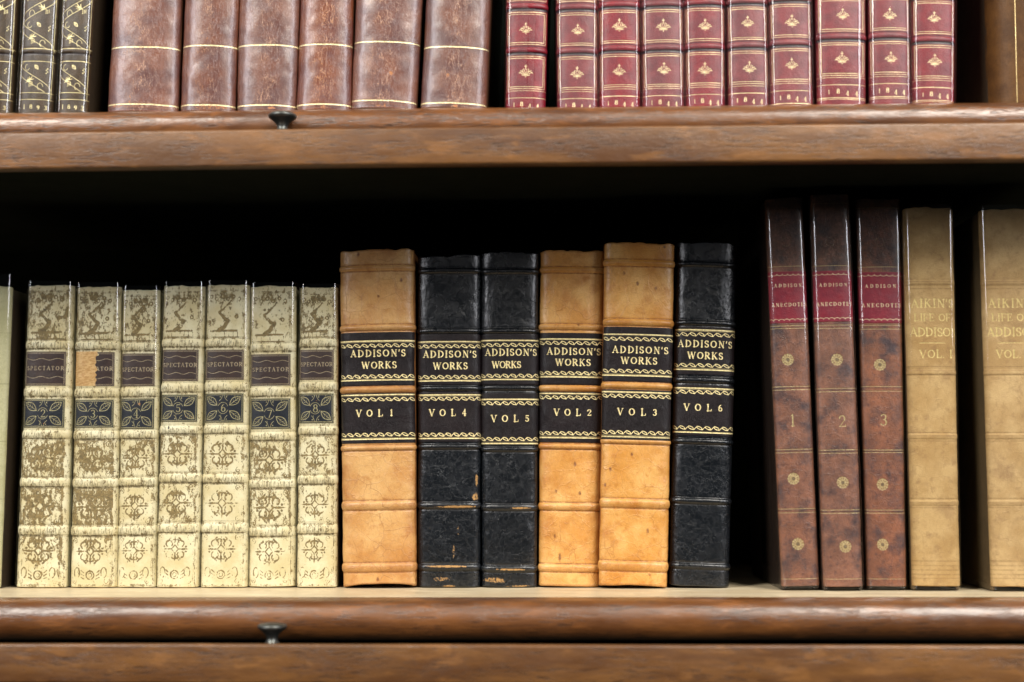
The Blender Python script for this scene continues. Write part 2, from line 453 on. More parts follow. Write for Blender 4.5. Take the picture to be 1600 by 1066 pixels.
TK, TN = .17, .075     # thick and thin strokes of the roman capitals, in letter heights
def G():
    g = {}
    L = lambda x0, y0, x1, y1, w=TK: ('l', x0, y0, x1, y1, w)
    S = lambda x, y, h=.13: ('l', x - h, y, x + h, y, TN)
    def st(x): return [L(x, 0, x, 1), S(x, .03), S(x, .97)]
    g['A'] = (.80, [L(.10, .03, .40, .97, TN), L(.40, .97, .70, .03), L(.2, .34, .58, .34, TN), S(.10, .03, .11), S(.70, .03, .12)])
    g['C'] = (.76, [('a', .42, .5, .34, .46, 50, 310), L(.70, .66, .70, .94, TN), L(.66, .12, .70, .3, TN)])
    g['D'] = (.82, st(.16) + [('a', .30, .5, .42, .46, -90, 90), L(.16, .96, .32, .96, TN), L(.16, .04, .32, .04, TN)])
    E = st(.16) + [L(.16, .97, .62, .97, TN), L(.62, .97, .62, .78, TN), L(.16, .5, .48, .5, TN), L(.48, .4, .48, .6, TN)]
    g['E'] = (.72, E + [L(.16, .03, .65, .03, TN), L(.65, .03, .65, .24, TN)])
    g['F'] = (.68, E)
    g['I'] = (.40, st(.20))
    g['K'] = (.82, st(.16) + [L(.20, .42, .60, .95, TN), L(.32, .55, .66, .05), S(.62, .97, .11), S(.68, .03, .11)])
    g['L'] = (.68, st(.16) + [L(.16, .03, .62, .03, TN), L(.62, .03, .62, .28, TN)])
    g['N'] = (.84, [L(.16, .03, .16, .97, TN), L(.18, .97, .68, .03), L(.68, .03, .68, .97, TN), S(.14, .03, .11), S(.70, .97, .11), S(.14, .97, .08)])
    g['O'] = (.86, [('a', .43, .5, .35, .46, 0, 360)])
    g['P'] = (.72, st(.16) + [('a', .30, .73, .28, .24, -90, 90), L(.16, .97, .32, .97, TN), L(.16, .49, .32, .49, TN)])
    g['R'] = (.80, g['P'][1] + [L(.36, .48, .66, .05), S(.70, .03, .09)])
    g['S'] = (.62, [('a', .31, .74, .20, .22, 30, 270), ('a', .31, .26, .22, .23, 90, -150), L(.49, .72, .49, .95, TN), L(.10, .05, .10, .28, TN)])
    g['T'] = (.74, [L(.37, 0, .37, 1), S(.37, .03), L(.06, .97, .68, .97, TN), L(.06, .97, .06, .76, TN), L(.68, .97, .68, .76, TN)])
    g['V'] = (.80, [L(.10, .97, .40, .03), L(.40, .03, .70, .97, TN), S(.10, .97, .12), S(.70, .97, .11)])
    g['W'] = (1.12, [L(.10, .97, .34, .03), L(.34, .03, .56, .92, TN), L(.56, .92, .78, .03), L(.78, .03, 1.02, .97, TN), S(.10, .97, .11), S(1.02, .97, .1), S(.56, .97, .08)])
    g["'"] = (.26, [L(.14, .96, .10, .74, .14)])
    g['.'] = (.28, [L(.12, .07, .121, .07, .17)])
    g[' '] = (.42, [])
    g['1'] = (.50, [L(.26, 0, .26, 1), S(.26, .03, .14), L(.26, .97, .12, .86, TN)])
    g['2'] = (.62, [('a', .30, .72, .21, .24, 170, -35), L(.47, .6, .12, .06, TN), L(.10, .06, .54, .06, .13), L(.54, .06, .56, .2, TN)])
    g['3'] = (.60, [('a', .27, .74, .19, .22, 150, -90), ('a', .26, .28, .23, .25, 90, -150)])
    g['4'] = (.66, [L(.42, 0, .42, 1), L(.40, .97, .06, .32, TN), L(.06, .30, .60, .30, TN), S(.42, .03, .12)])
    g['5'] = (.60, [L(.14, .95, .50, .95, .13), L(.14, .95, .12, .55, TN), ('a', .28, .33, .22, .28, 120, -150)])
    g['6'] = (.62, [('a', .31, .30, .21, .26, 0, 360), ('a', .42, .42, .32, .54, 170, 95)])
    g['8'] = (.62, [('a', .31, .74, .19, .21, 0, 360), ('a', .31, .27, .23, .25, 0, 360)])
    g['9'] = (.62, [('a', .31, .68, .21, .26, 0, 360), ('a', .20, .56, .32, .52, -10, -75)])
    g['7'] = (.60, [L(.08, .94, .54, .94, .13), L(.54, .94, .24, 0, .14)])
    return g
GL = G()
def text(F, n, s, ac, zc, h, width, bold=1.0, val=1.0, dy=None):
    tot = sum(GL[c][0] for c in s) - .1
    kx = width / tot
    x = ac - width / 2
    sx = min(kx, h * 1.08)
    for i, c in enumerate(s):
        adv, st = GL[c]
        x0 = x + (adv * kx - adv * sx) / 2
        z0 = zc - h / 2 + (dy[i] * h if dy else 0)
        for e in st:
            if e[0] == 'l':
                F.seg(n, (x0 + e[1] * sx, z0 + e[2] * h), (x0 + e[3] * sx, z0 + e[4] * h), e[5] * h * bold, val)
            else:
                _, cx, cy, rx, ry, a0, a1 = e
                k = max(6, int(abs(a1 - a0) / 22))
                T = np.radians(np.linspace(a0, a1, k + 1))
                for t0, t1 in zip(T[:-1], T[1:]):
                    wd = (TN + (TK - TN) * abs(math.cos((t0 + t1) / 2))) * h * bold
                    F.seg(n, (x0 + (cx + rx * math.cos(t0)) * sx, z0 + (cy + ry * math.sin(t0)) * h),
                          (x0 + (cx + rx * math.cos(t1)) * sx, z0 + (cy + ry * math.sin(t1)) * h), wd, val)
        x += adv * kx

# ------------------------------------------------------------------ a book
class Book:
    """Corner pixels give where it stands and how it leans; all local measures are mm, spine front centre at x=0, y=0."""
    def __init__(s, name, label, group, xb, xt, ytop, ybot, Y, b=5.0, n=2.5, D=130, zbase=None, H=None, seed=0, yaw=0.0):
        s.Y, s.b, s.n, s.D, s.seed = Y, b, n, D, seed
        bl, br = unproj(xb[0], ybot, Y), unproj(xb[1], ybot, Y)
        tl, tr = unproj(xt[0], ytop, Y), unproj(xt[1], ytop, Y)
        pb, pt = (bl + br) / 2, (tl + tr) / 2
        lean = math.atan2(pt.x - pb.x, pt.z - pb.z)
        zb = pb.z if zbase is None else zbase
        s.wb, s.wt = (br.x - bl.x) * 1000, (tr.x - tl.x) * 1000
        if zbase is not None:
            pb = pb + (pt - pb) * ((zb - pb.z) / (pt.z - pb.z))
        s.Hv = (pt - pb).length * 1000
        s.H = H or s.Hv
        s.w = (s.wb + s.wt) / 2
        s.root = bpy.data.objects.new(name, None)
        COL.objects.link(s.root)
        s.root.empty_display_size = .02
        s.root.location = (pb.x, Y, zb + abs(math.sin(lean)) * s.wb / 2000 + .0004)
        s.root.rotation_euler = (0, lean, yaw)
        s.mw = Matrix.Translation(s.root.location) @ s.root.rotation_euler.to_matrix().to_4x4()
        s.mi = s.mw.inverted()
        tag(s.root, label, 'book', group)
        a = s.w / 2
        t = np.linspace(-1, 1, 4001)
        th = t * math.pi / 2
        x = a * np.sign(np.sin(th)) * np.abs(np.sin(th)) ** (2 / n)
        y = b * (1 - np.abs(np.cos(th)) ** (2 / n))
        L = np.concatenate([[0], np.cumsum(np.hypot(np.diff(x), np.diff(y)))])
        L -= L[-1] / 2
        s.Al, s.Ax, s.Ay = L, x, y
        tx, ty = np.gradient(x, L + np.arange(len(L)) * 1e-9), np.gradient(y, L + np.arange(len(L)) * 1e-9)
        k = np.ones(41) / 41
        tx, ty = np.convolve(np.pad(tx, 20, 'edge'), k, 'valid'), np.convolve(np.pad(ty, 20, 'edge'), k, 'valid')
        m = np.hypot(tx, ty)
        s.Nx, s.Ny = ty / m, -tx / m
        s.amax = L[-1]
        s.bands = []
        s.arch = 0.0
        s.low = .25
        s.rag = 1.2
        s.lift = 0.0
    def loc(s, px, py):
        """pixel -> (arc length, height) in mm on the spine."""
        d = RM @ Vector(((px - 800) / FPX, (533 - py) / FPX, -1.0))
        o = s.mi @ CAM; dd = (s.mi.to_3x3() @ d)
        yl = 0.0
        for _ in range(6):
            p = o + dd * ((yl / 1000 - o.y) / dd.y)
            xs = max(-s.w / 2 * .985, min(s.w / 2 * .985, p.x * 1000))
            i = int(np.interp(xs, s.Ax, np.arange(len(s.Ax))))
            yl = s.Ay[i]
        return float(s.Al[i]), p.z * 1000
    def z(s, py, px=None):
        if px is None:
            P = s.mw @ Vector((0, 0, 0)); px = 800
            for _ in range(3):
                a, z = s.loc(px, py)
                q = RM.transposed() @ (s.mw @ Vector((0, 0, z / 1000)) - CAM)
                px = 800 + FPX * q.x / -q.z
        return s.loc(px, py)[1]
    def taper(s, Z): return (s.wb + (s.wt - s.wb) * np.clip(Z / s.Hv, 0, 1.2)) / s.w
    def relief(s, A, Z):
        r = np.zeros(np.broadcast(A, Z).shape)
        for zc, h, amp in s.bands:
            d = np.abs(Z - zc) / (h / 2)
            fall = 1 - .55 * np.clip(np.abs(A) / s.amax, 0, 1) ** 6
            r = r + amp * fall * np.clip(1 - d ** 2.2, 0, None) ** .75 - .16 * amp * np.exp(-((d - 1.22) / .22) ** 2)
        r = r + s.low * (fnoise(A + 0 * Z, Z + 0 * A, 19, s.seed + 3, 3) - .5) * 2
        return r
    def surf(s, A, Z, off=0.0, Zr=None):
        x = np.interp(A, s.Al, s.Ax); y = np.interp(A, s.Al, s.Ay)
        nx = np.interp(A, s.Al, s.Nx); ny = np.interp(A, s.Al, s.Ny)
        r = s.relief(A, Z if Zr is None else Zr) + off
        k = s.taper(Z)
        return np.stack(np.broadcast_arrays(x * k + nx * r, y + ny * r, Z), -1) / 1000
    def spine(s, mat, da=.4, dz=.4, dz_hi=None, z_hi=None, draw=None, cap=1.0, name='spine'):
        A = np.linspace(-s.amax, s.amax, int(2 * s.amax / da) + 1)
        if dz_hi: Z = np.concatenate([np.arange(0, z_hi, dz), np.arange(z_hi, s.H, dz_hi), [s.H]])
        else: Z = np.linspace(0, s.H, int(s.H / dz) + 1)
        F = Field(A, Z, ['gilt', 'dark', 'wear', 'ink', 'centre', 'mott', 'orn'])
        F.f['centre'][:] = np.exp(-((A[None, :] + 3 * (vnoise(A[None, :] * 0, Z[:, None], 26, s.seed) - .5) * 2) / (s.amax * .34)) ** 2)
        if draw: draw(F)
        # rows that turn in over the head and tail
        ins = np.array([2.4, 1.5, .6, .15]) * cap
        dzs = np.array([.5, -.25, -.1, .15]) * cap
        Zf = np.concatenate([dzs, Z[1:-1], (s.H - dzs)[::-1]])
        I = np.concatenate([ins, np.zeros(len(Z) - 2), ins[::-1]])
        src = np.concatenate([[0] * 4, np.arange(1, len(Z) - 1), [len(Z) - 1] * 4])
        topn = (vnoise(A, A * 0, 7, s.seed + 11) + .5 * vnoise(A, A * 0, 2.6, s.seed + 13) - .75) * s.rag
        botn = (vnoise(A, A * 0 + 5, 9, s.seed + 12) - .5) * .5 + .2 + s.lift + s.arch * (1 - (A / s.amax) ** 2)
        wt = np.clip((Zf - (s.H - 6)) / 6, 0, 1)[:, None]; wb_ = np.clip((8 - Zf) / 8, 0, 1)[:, None]
        ZZ = Zf[:, None] + wt * topn[None] + wb_ * botn[None]
        P = s.surf(A[None, :], ZZ, -I[:, None], Zr=Zf[:, None] + 0 * A[None])
        o = grid_mesh(name, P, mat, s.root, {k: v[src] for k, v in F.f.items() if v.any() or k != 'orn'})
        return o
    def patch(s, name, mat, z0, z1, a0, a1, off=.28, step=.24, draw=None, left=None, label=None):
        n = int((a1 - a0) / step) + 1; m = int((z1 - z0) / step) + 1
        A = np.linspace(a0, a1, n); Z = np.linspace(z0, z1, m)
        F = Field(A, Z, ['gilt', 'dark', 'wear', 'ink'])
        if draw: draw(F)
        AA = np.broadcast_to(A[None], (m, n)).copy(); ZZ = np.broadcast_to(Z[:, None], (m, n)).copy()
        if left is not None:
            AA = np.maximum(AA, left(Z)[:, None])
        ed = (np.arange(n)[None] == 0) | (np.arange(n)[None] == n - 1) | (np.arange(m)[:, None] == 0) | (np.arange(m)[:, None] == m - 1)
        O = np.where(ed, -.15, off)
        o = grid_mesh(name, s.surf(AA, ZZ, O), mat, s.root, F.f)
        if label: o['label'] = label
        return o
    def boards(s, mat, sq=2.0, t=2.4, hside=None):
        H = s.H - 1.0; wv = s.w / 2
        kb, kt = s.wb / s.w, s.wt / s.w
        y0, y1 = s.b * .80, s.D
        for sg in (-1, 1):
            # rounded vertical prism, tapering with the book
            prof = [(0, y0 + 1.6), (-.5, y0 + .6), (-1.3, y0 + .1), (-t, y0 + .3), (-t, y1), (-.6, y1), (0, y1 - .6)]
            zs = [0, .5, H * .5, H - .5, H]
            ins = [.45, 0, 0, 0, .45]
            vs, fs = [], []
            for zz, q in zip(zs, ins):
                k = kb + (kt - kb) * min(zz / s.Hv, 1.2)
                for (dx, yy) in prof:
                    xx = wv * k + min(dx, 0) - (q if dx > -t / 2 else -q)
                    vs.append((sg * xx / 1000, (yy + (q if yy < y1 / 2 else -q)) / 1000, zz / 1000))
            m = len(prof)
            for r in range(len(zs) - 1):
                for c in range(m):
                    fs.append((r * m + c, r * m + (c + 1) % m, (r + 1) * m + (c + 1) % m, (r + 1) * m + c))
            fs += [tuple(range(m)), tuple(range((len(zs) - 1) * m, len(zs) * m))]
            mesh_from('cover_board', vs, fs, mat, s.root)
        hw = wv * min(kb, kt) - t - .1
        x, ya, yb, za, zb = hw / 1000, (s.b + 2.6) / 1000, (s.D - 4) / 1000, 3 / 1000, (s.H - 4.5) / 1000
        vs = []
        for zz in (za, zb):
            for k in range(9):
                u = -1 + k / 4
                vs.append((x * u, ya, zz))
            for k in range(9):
                u = 1 - k / 4
                vs.append((x * u, yb - .004 * (1 - u * u), zz))
        fs = [(i, (i + 1) % 18, 18 + (i + 1) % 18, 18 + i) for i in range(18)] + [tuple(range(18)), tuple(range(18, 36))]
        mesh_from('page_block', vs, fs, M['pages'], s.root)
    def sleeve(s, top=2.6, bow=.3, gap=1.3, tilt=0.0, corner=5.0, wide=1.0):
        a = s.w / 2 + .9
        rng = np.random.default_rng(s.seed + 50)
        pts = []
        cl, cr = corner, corner * wide
        for u in np.linspace(-1, 1, 41):
            x = -(a - cl) + (2 * a - cl - cr) * (u + 1) / 2
            pts.append((x, -gap - bow * (1 - u * u) + tilt * u))
        th = np.radians(np.linspace(0, 90, 22))[1:]
        right = [(a - cr + cr * math.sin(t), -gap + cr * (1 - math.cos(t)) + tilt) for t in th]
        left = [(-(a - cl + cl * math.sin(t)), -gap + cl * (1 - math.cos(t)) - tilt) for t in th][::-1]
        back = [(a + .3, max(14, cl + 2, cr + 2)), (a + .4, 30), (a + .3, 70)]
        pr = [(-x, y) for x, y in back[::-1]] + left + pts + right + back
        X = np.array(pr)
        Zs = np.linspace(.8, s.H + top, 60)
        k = s.taper(Zs)
        ph = rng.random(4) * 6
        wav = .16 * np.sin(Zs[:, None] / 23 + ph[0] + X[None, :, 0] / 9) + .10 * np.sin(Zs[:, None] / 11 + ph[1])
        fr = (X[None, :, 1] < 9) * np.clip((9 - X[None, :, 1]) / 6, 0, 1)
        P = np.stack([X[None, :, 0] * k[:, None] + .12 * np.sin(Zs[:, None] / 17 + ph[2]), X[None, :, 1] + wav * fr, Zs[:, None] + 0 * X[None, :, 0]], -1) / 1000
        return grid_mesh('clear_sleeve', P, M['mylar'], s.root)

# ------------------------------------------------------------------ bookcase
Z1 = unproj(800, 919, 0).z
ZF1 = unproj(800, 1007.5, -.100).z          # top of the lower rail
ZF2 = unproj(800, 198, -.100).z
Z2 = unproj(800, 169, -.062).z               # upper shelf
RAIL_H = ZF2 - unproj(800, 255.5, -.100).z + .0004
XL, XR = -.56, .60
YU = -.0590                                  # the upper row stands nearly at the edge

bc = bpy.data.objects.new('bookcase', None)
COL.objects.link(bc)
bc.location = (0, 0, Z1 - .35)
tag(bc, 'brown oak bookcase with rounded shelf edges holding two rows of old leather books', 'bookcase')
OFFZ = -(Z1 - .35)

def box_mesh(name, x0, x1, y0, y1, z0, z1, mat, parent, bev=.001):
    import bmesh
    bm = bmesh.new()
    bmesh.ops.create_cube(bm, size=1)
    for v in bm.verts:
        v.co = Vector((x0 + (v.co.x + .5) * (x1 - x0), y0 + (v.co.y + .5) * (y1 - y0), z0 + (v.co.z + .5) * (z1 - z0)))
    if bev:
        bmesh.ops.bevel(bm, geom=bm.edges[:], offset=bev, segments=2, affect='EDGES', profile=.5)
    me = bpy.data.meshes.new(name)
    bm.to_mesh(me); bm.free()
    me.materials.append(mat)
    return link(name, me, parent)

def extrude_x(name, prof, mat, parent, zo, nx=90, seed=0):
    """Closed (y, z) outline drawn along the shelf, with a faint hand-worn waviness."""
    X = np.linspace(XL, XR, nx)
    pr = np.array(prof + [prof[0]])
    wv = (vnoise(X, X * 0 + seed, .11, seed) - .5) * .0011
    wz = (vnoise(X, X * 0 + seed, .17, seed + 5) - .5) * .0009
    P = np.zeros((nx, len(pr), 3))
    P[:, :, 0] = X[:, None]
    P[:, :, 1] = pr[None, :, 0] + wv[:, None]
    P[:, :, 2] = pr[None, :, 1] + zo + wz[:, None]
    o = grid_mesh(name, P, mat, parent)
    me = o.data
    me.polygons.foreach_set('use_smooth', np.ones(len(me.polygons), bool))
    if hasattr(me, 'set_sharp_from_angle'): me.set_sharp_from_angle(angle=math.radians(40))
    return o

for zz, zf, sd in ((Z1, ZF1, 1), (Z2, ZF2, 2)):
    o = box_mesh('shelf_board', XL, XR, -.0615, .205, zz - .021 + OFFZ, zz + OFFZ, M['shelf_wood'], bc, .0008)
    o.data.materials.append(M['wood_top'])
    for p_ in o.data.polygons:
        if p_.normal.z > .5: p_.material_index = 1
    nose = [(-.0618, -.0006), (-.0635, -.0002)]
    rn = min(.0118, (zz - zf + .0012) / 2)
    for k in range(0, 17):
        th = math.radians(90 + k * 180 / 16)
        nose.append((-.0650 + .0110 * math.cos(th), -.0008 - rn + rn * math.sin(th)))
    nose += [(-.0618, -.0010 - 2 * rn)]
    nose = [(y, z) for y, z in nose]
    extrude_x('edge_moulding', nose, M['wood'], bc, zz + OFFZ, seed=sd)
    yf, rb = -.100, .0016
    zt = zf - zz
    rail = [(-.0925, zt - .0004), (yf + rb, zt)]
    for k in range(1, 5):
        th = math.radians(90 + k * 22.5)
        rail.append((yf + rb + rb * math.cos(th), zt - rb + rb * math.sin(th)))
    rail += [(yf, zt - RAIL_H + rb)]
    for k in range(1, 5):
        th = math.radians(180 + k * 22.5)
        rail.append((yf + rb + rb * math.cos(th), zt - RAIL_H + rb + rb * math.sin(th)))
    rail += [(-.0925, zt - RAIL_H)]
    extrude_x('front_rail', rail, M['rail'], bc, zz + OFFZ, seed=sd + 20)
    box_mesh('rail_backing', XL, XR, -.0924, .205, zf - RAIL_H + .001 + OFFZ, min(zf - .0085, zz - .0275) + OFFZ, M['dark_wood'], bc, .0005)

def lathe(name, prof, mat, parent, loc, seg=40):
    T = np.linspace(0, 2 * math.pi, seg + 1)
    pr = np.array(prof)
    P = np.zeros((len(pr), seg + 1, 3))
    P[:, :, 0] = loc[0] + pr[:, None, 0] * np.cos(T)[None]
    P[:, :, 1] = loc[1] + pr[:, None, 0] * np.sin(T)[None]
    P[:, :, 2] = loc[2] + pr[:, None, 1]
    return grid_mesh(name, P, mat, parent)

KN = [(0, 0), (.0045, -.0001), (.0070, -.0006), (.0081, -.0014), (.0083, -.0022), (.0079, -.0030), (.0066, -.0040), (.0050, -.0052),
      (.0037, -.0066), (.0030, -.0080), (.0030, -.0092), (.0036, -.0104), (.0046, -.0116), (.0051, -.0130), (.0051, -.0190)]
for px, py in ((441.5, 176.5), (425.5, 973)):
    p = unproj(px, py, -.0845)
    lathe('peg', KN, M['metal'], bc, (p.x, -.0845, p.z + OFFZ))

ZT, ZB = Z2 + .30, Z1 - .34
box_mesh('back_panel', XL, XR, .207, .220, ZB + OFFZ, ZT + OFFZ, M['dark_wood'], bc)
for sx in (XL - .025, XR + .001):
    box_mesh('side_panel', sx, sx + .024, -.088, .220, ZB + OFFZ, ZT + OFFZ, M['wood'], bc)
box_mesh('top_panel', XL - .025, XR + .025, -.088, .220, ZT + .0005 + OFFZ, ZT + .022 + OFFZ, M['wood'], bc)

# ------------------------------------------------------------------ tan and black banded set
def rope(F, z, hgt, a0, a1, per):
    """gilt roll: slanted open links, each tail curling into the next"""
    k = round((a1 - a0) / per)
    per = (a1 - a0) / k
    ca, sa = math.cos(-.42), math.sin(-.42)
    for i in range(k):
        cx = a0 + (i + .5) * per
        p = [(cx + per * .34 * math.cos(t) * ca - hgt * .27 * math.sin(t) * sa, z + per * .34 * math.cos(t) * sa + hgt * .27 * math.sin(t) * ca) for t in np.linspace(0, 2 * math.pi, 11)]
        F.line('gilt', p, hgt * .17)
        F.line('gilt', [(cx + per * .12, z - hgt * .34), (cx + per * .36, z - hgt * .42), (cx + per * .56, z + hgt * .05), (cx + per * .74, z + hgt * .38)], hgt * .15, .9)

SET = 'banded volumes in tan and black leather'
def banded(kind, vol, label, xb, xt, yt, yb, Y, bands, l1, l2, lines, tx1, tx2, tx3, seed, arch=0, b=6.5, wears=(), marks=(), yaw=0):
    name = {'tan': 'tan_leather_book', 'black': 'black_leather_book'}[kind]
    B = Book(name, label, SET, xb, xt, yt, yb, Y, b=b, n=2.9, D=150, seed=seed, yaw=yaw, zbase=Z1)
    B.arch = arch
    B.low = .55 if kind == 'tan' else .4
    B.rag = 1.9
    zb = [B.z(y) for y, h in bands]
    for (y, h), z in zip(bands, zb):
        B.bands.append((z, h * .4, 1.25 if kind == 'tan' else 1.15))
    def draw(F):
        for (y, h), z in zip(bands, zb):
            hh = h * .4 / 2
            for sgn in (-1, 1):
                zz = z + sgn * hh * 1.18
                F.hline('dark', zz, .85, .75)
            if kind == 'black':
                F.hline('dark', z - hh * 1.3, .8, .9)
            else:
                F.hline('dark', z, hh * 1.1, .28)
        if kind == 'tan':
            for a in (-B.amax * .97, B.amax * .95): F.seg('dark', (a, 0), (a, B.H), 2.6, .85)
            F.hline('dark', B.H - .5, 1.0, .5)
            F.hline('dark', .6, 1.2, .5)
        for m in wears:
            a, z = B.loc(m[0], m[1]); F.blob('wear', a, z, m[2] * .4, m[3] * .4, m[4] + (.11 if kind == 'black' else 0))
        for m in marks:
            a, z = B.loc(m[0], m[1]); F.seg('ink', (a, z), (a + .5, z - m[2] * .22), .7, .40)
            F.blob('dark', a + .1, z - m[2] * .15, .8, m[2] * .16 + .3, .9)
    B.spine(M[kind], da=.36, dz=.36, draw=draw, cap=1.1)
    amax = B.amax * .93
    zt1, zb1 = B.z(l1[0]), B.z(l1[1]); zt2, zb2 = B.z(l2[0]), B.z(l2[1])
    lz = [B.z(y) for y in lines]     # line, rope, rope, line, line, rope, rope, line
    def d1(F):
        for zz in (lz[0], lz[3]): F.hline('gilt', zz, .80)
        for zz in (lz[0] - .9, lz[3] + .9): F.hline('gilt', zz, .18, .8)
        for zz in (lz[1], lz[2]): rope(F, zz, 2.7, -amax * .99, amax * .99, 5.0)
        for s_, (y, x0, x1) in (("ADDISON'S", tx1), ("WORKS", tx2)):
            (aa, z), (ab, _) = B.loc(x0, y), B.loc(x1, y)
            text(F, 'gilt', s_, (aa + ab) / 2, z, 4.2, ab - aa, 1.1)
    def d2(F):
        for zz in (lz[4], lz[7]): F.hline('gilt', zz, .80)
        for zz in (lz[4] - .9, lz[7] + .9): F.hline('gilt', zz, .18, .8)
        for zz in (lz[5], lz[6]): rope(F, zz, 2.7, -amax * .99, amax * .99, 5.0)
        y, x0, x1 = tx3
        (aa, z), (ab, _) = B.loc(x0, y), B.loc(x1, y)
        word, dig = 'VOL', str(vol)
        wd = ab - aa
        for i, c in enumerate(word + dig):
            text(F, 'gilt', c, aa + wd * (.06 + i * .295), z, 4.2 if i < 3 else 3.9, (3.3 if i < 3 else 2.6), 1.12)
    B.patch('title_label', M['black_label'], zb1, zt1, -amax, amax, draw=d1)
    B.patch('volume_label', M['black_label'], zb2, zt2, -amax, amax, draw=d2)
    B.boards(M[kind + '_board'], t=2.8)
    return B

banded('tan', 1, 'thick tan calf book lettered VOL 1 on its dark labels, beside the cream vellum books', (534, 649), (529, 646), 392, 921, -.004,
       [(419, 9), (512, 9), (609, 9), (700, 8), (790, 13), (887, 13)], (519, 603), (614, 693), (533, 540, 588, 594, 617, 624, 679, 686),
       (553, 547, 633), (571, 564, 619), (646, 557, 614), 11, arch=2.2, b=7, wears=[(622, 735, 9, 20, .42), (617, 765, 5, 12, .35)],
       marks=[(626, 436, 6), (591, 462, 3), (590, 905, 9), (560, 394, 8)])
banded('black', 4, 'black leather book lettered VOL 4, scuffed tan at its right edge and lower bands', (652, 750), (652, 751), 400, 919, 0,
       [(423, 8), (517, 8), (607, 8), (698, 8), (790, 10), (887, 10)], (522, 602), (612, 691), (534, 541, 589, 595, 617, 623, 679, 685),
       (554, 661, 744), (572, 676, 730), (645, 671, 728), 12, b=7,
       wears=[(745, 750, 4, 14, .45), (743, 776, 8, 8, .46), (715, 792, 40, 2.6, .55), (716, 829, 3, 12, .38), (709, 861, 3, 16, .40), (700, 885, 44, 2.6, .50),
              (690, 905, 20, 6, .40), (701, 917, 14, 3, .50), (672, 825, 4, 8, .30), (720, 480, 16, 22, .17)])
banded('black', 5, 'black leather book lettered VOL 5, tan wear along its foot, left of a tan book', (752, 839), (751, 842), 396, 919, .0005,
       [(424, 8), (517, 8), (606, 8), (702, 8), (793, 10), (889, 10)], (522, 602), (614, 696), (532, 539, 587, 593, 624, 630, 686, 693),
       (551, 758, 837), (570, 769, 813), (654, 768, 826), 13, b=7,
       wears=[(813, 794, 24, 2.2, .52), (800, 890, 34, 2.2, .52), (772, 907, 26, 6, .46), (810, 916, 30, 2.5, .45), (795, 424, 40, 1.2, .30)])
banded('tan', 2, 'slim tan calf book lettered VOL 2 between black and thick tan books', (841, 937), (844, 945), 393, 919, .001,
       [(422, 9), (511, 9), (607, 9), (698, 8), (792, 11), (888, 11)], (520, 602), (612, 692), (530, 536, 583, 589, 615, 621, 677, 684),
       (549, 854, 937), (566, 867, 922), (644, 866, 923), 14, b=7, wears=[(875, 888, 10, 10, .2)],
       marks=[(898, 723, 7), (868, 766, 5), (906, 769, 5), (874, 866, 13), (866, 836, 5), (903, 507, 3)])
banded('tan', 3, 'thick tan calf book lettered VOL 3, standing forward with a shadow at its foot', (936, 1043), (945, 1055), 383, 920.5, -.0075,
       [(411, 10), (504, 10), (603, 9), (690, 8), (787, 13), (885, 14)], (511, 597), (609, 688), (523, 530, 580, 587, 613, 619, 676, 683),
       (546, 956, 1043), (563, 969, 1026), (643, 965, 1026), 15, b=6, arch=1.0,
       marks=[(975, 425, 5), (996, 441, 6), (1024, 449, 5), (987, 708, 5), (953, 731, 6), (945, 756, 5), (1012, 827, 9), (1015, 897, 3), (1037, 385, 3)])
banded('black', 6, 'black leather book lettered VOL 6, rightmost of the banded set beside the dark gap', (1047, 1141), (1059, 1153), 382, 920, -.004,
       [(413, 8), (505, 8), (594, 9), (690, 8), (783, 9), (885, 9)], (511, 586), (602, 682), (516, 523, 571, 578, 607, 613, 669, 676),
       (537, 1059, 1143), (555, 1073, 1129), (636, 1069, 1128), 16, b=8, wears=[(1060, 912, 14, 4, .28), (1092, 900, 16, 12, .16)])

# ------------------------------------------------------------------ cream vellum set
def rosette(F, cx, cz, r, n='orn', v=1.0):
    w_ = r * .095
    F.line(n, [(cx, cz + r * .3), (cx + r * .26, cz), (cx, cz - r * .3), (cx - r * .26, cz), (cx, cz + r * .3)], w_, v)
    for sx in (-1, 1):
        F.arc(n, cx + sx * r * .42, cz + r * .40, r * .24, r * .24, 90 - sx * 150, 90 + sx * 130, w_, v)
        F.arc(n, cx + sx * r * .42, cz - r * .40, r * .24, r * .24, -90 + sx * 150, -90 - sx * 130, w_, v)
        F.seg(n, (cx + sx * r * .62, cz), (cx + sx * r * 1.08, cz), r * .17, v, w2=.1)
        F.seg(n, (cx + sx * r * .28, cz), (cx + sx * r * .62, cz), w_, v)
        F.dot(n, cx + sx * r * .80, cz + r * .18, w_ * .8, v); F.dot(n, cx + sx * r * .80, cz - r * .18, w_ * .8, v)
        for sz in (-1, 1):
            F.dot(n, cx + sx * r * .18, cz + sz * r * .66, w_ * .9, v)
            F.seg(n, (cx + sx * r * .50, cz + sz * r * .58), (cx + sx * r * .30, cz + sz * r * .80), w_ * 1.3, v)
            F.arc(n, cx + sx * r * .12, cz + sz * r * .5, r * .16, r * .2, 0, 180 * sz, w_, v)
    for sz in (-1, 1):
        F.seg(n, (cx, cz + sz * r * .62), (cx, cz + sz * r * 1.0), r * .16, v, w2=.1)
        F.seg(n, (cx, cz + sz * r * .3), (cx, cz + sz * r * .62), w_, v)

def frame(F, a0, a1, z0, z1, n='orn', w_=.26, v=.8, gap=.75):
    for q in (0, gap):
        F.line(n, [(a0 + q, z0 + q), (a1 - q, z0 + q), (a1 - q, z1 - q), (a0 + q, z1 - q), (a0 + q, z0 + q)], w_, v)

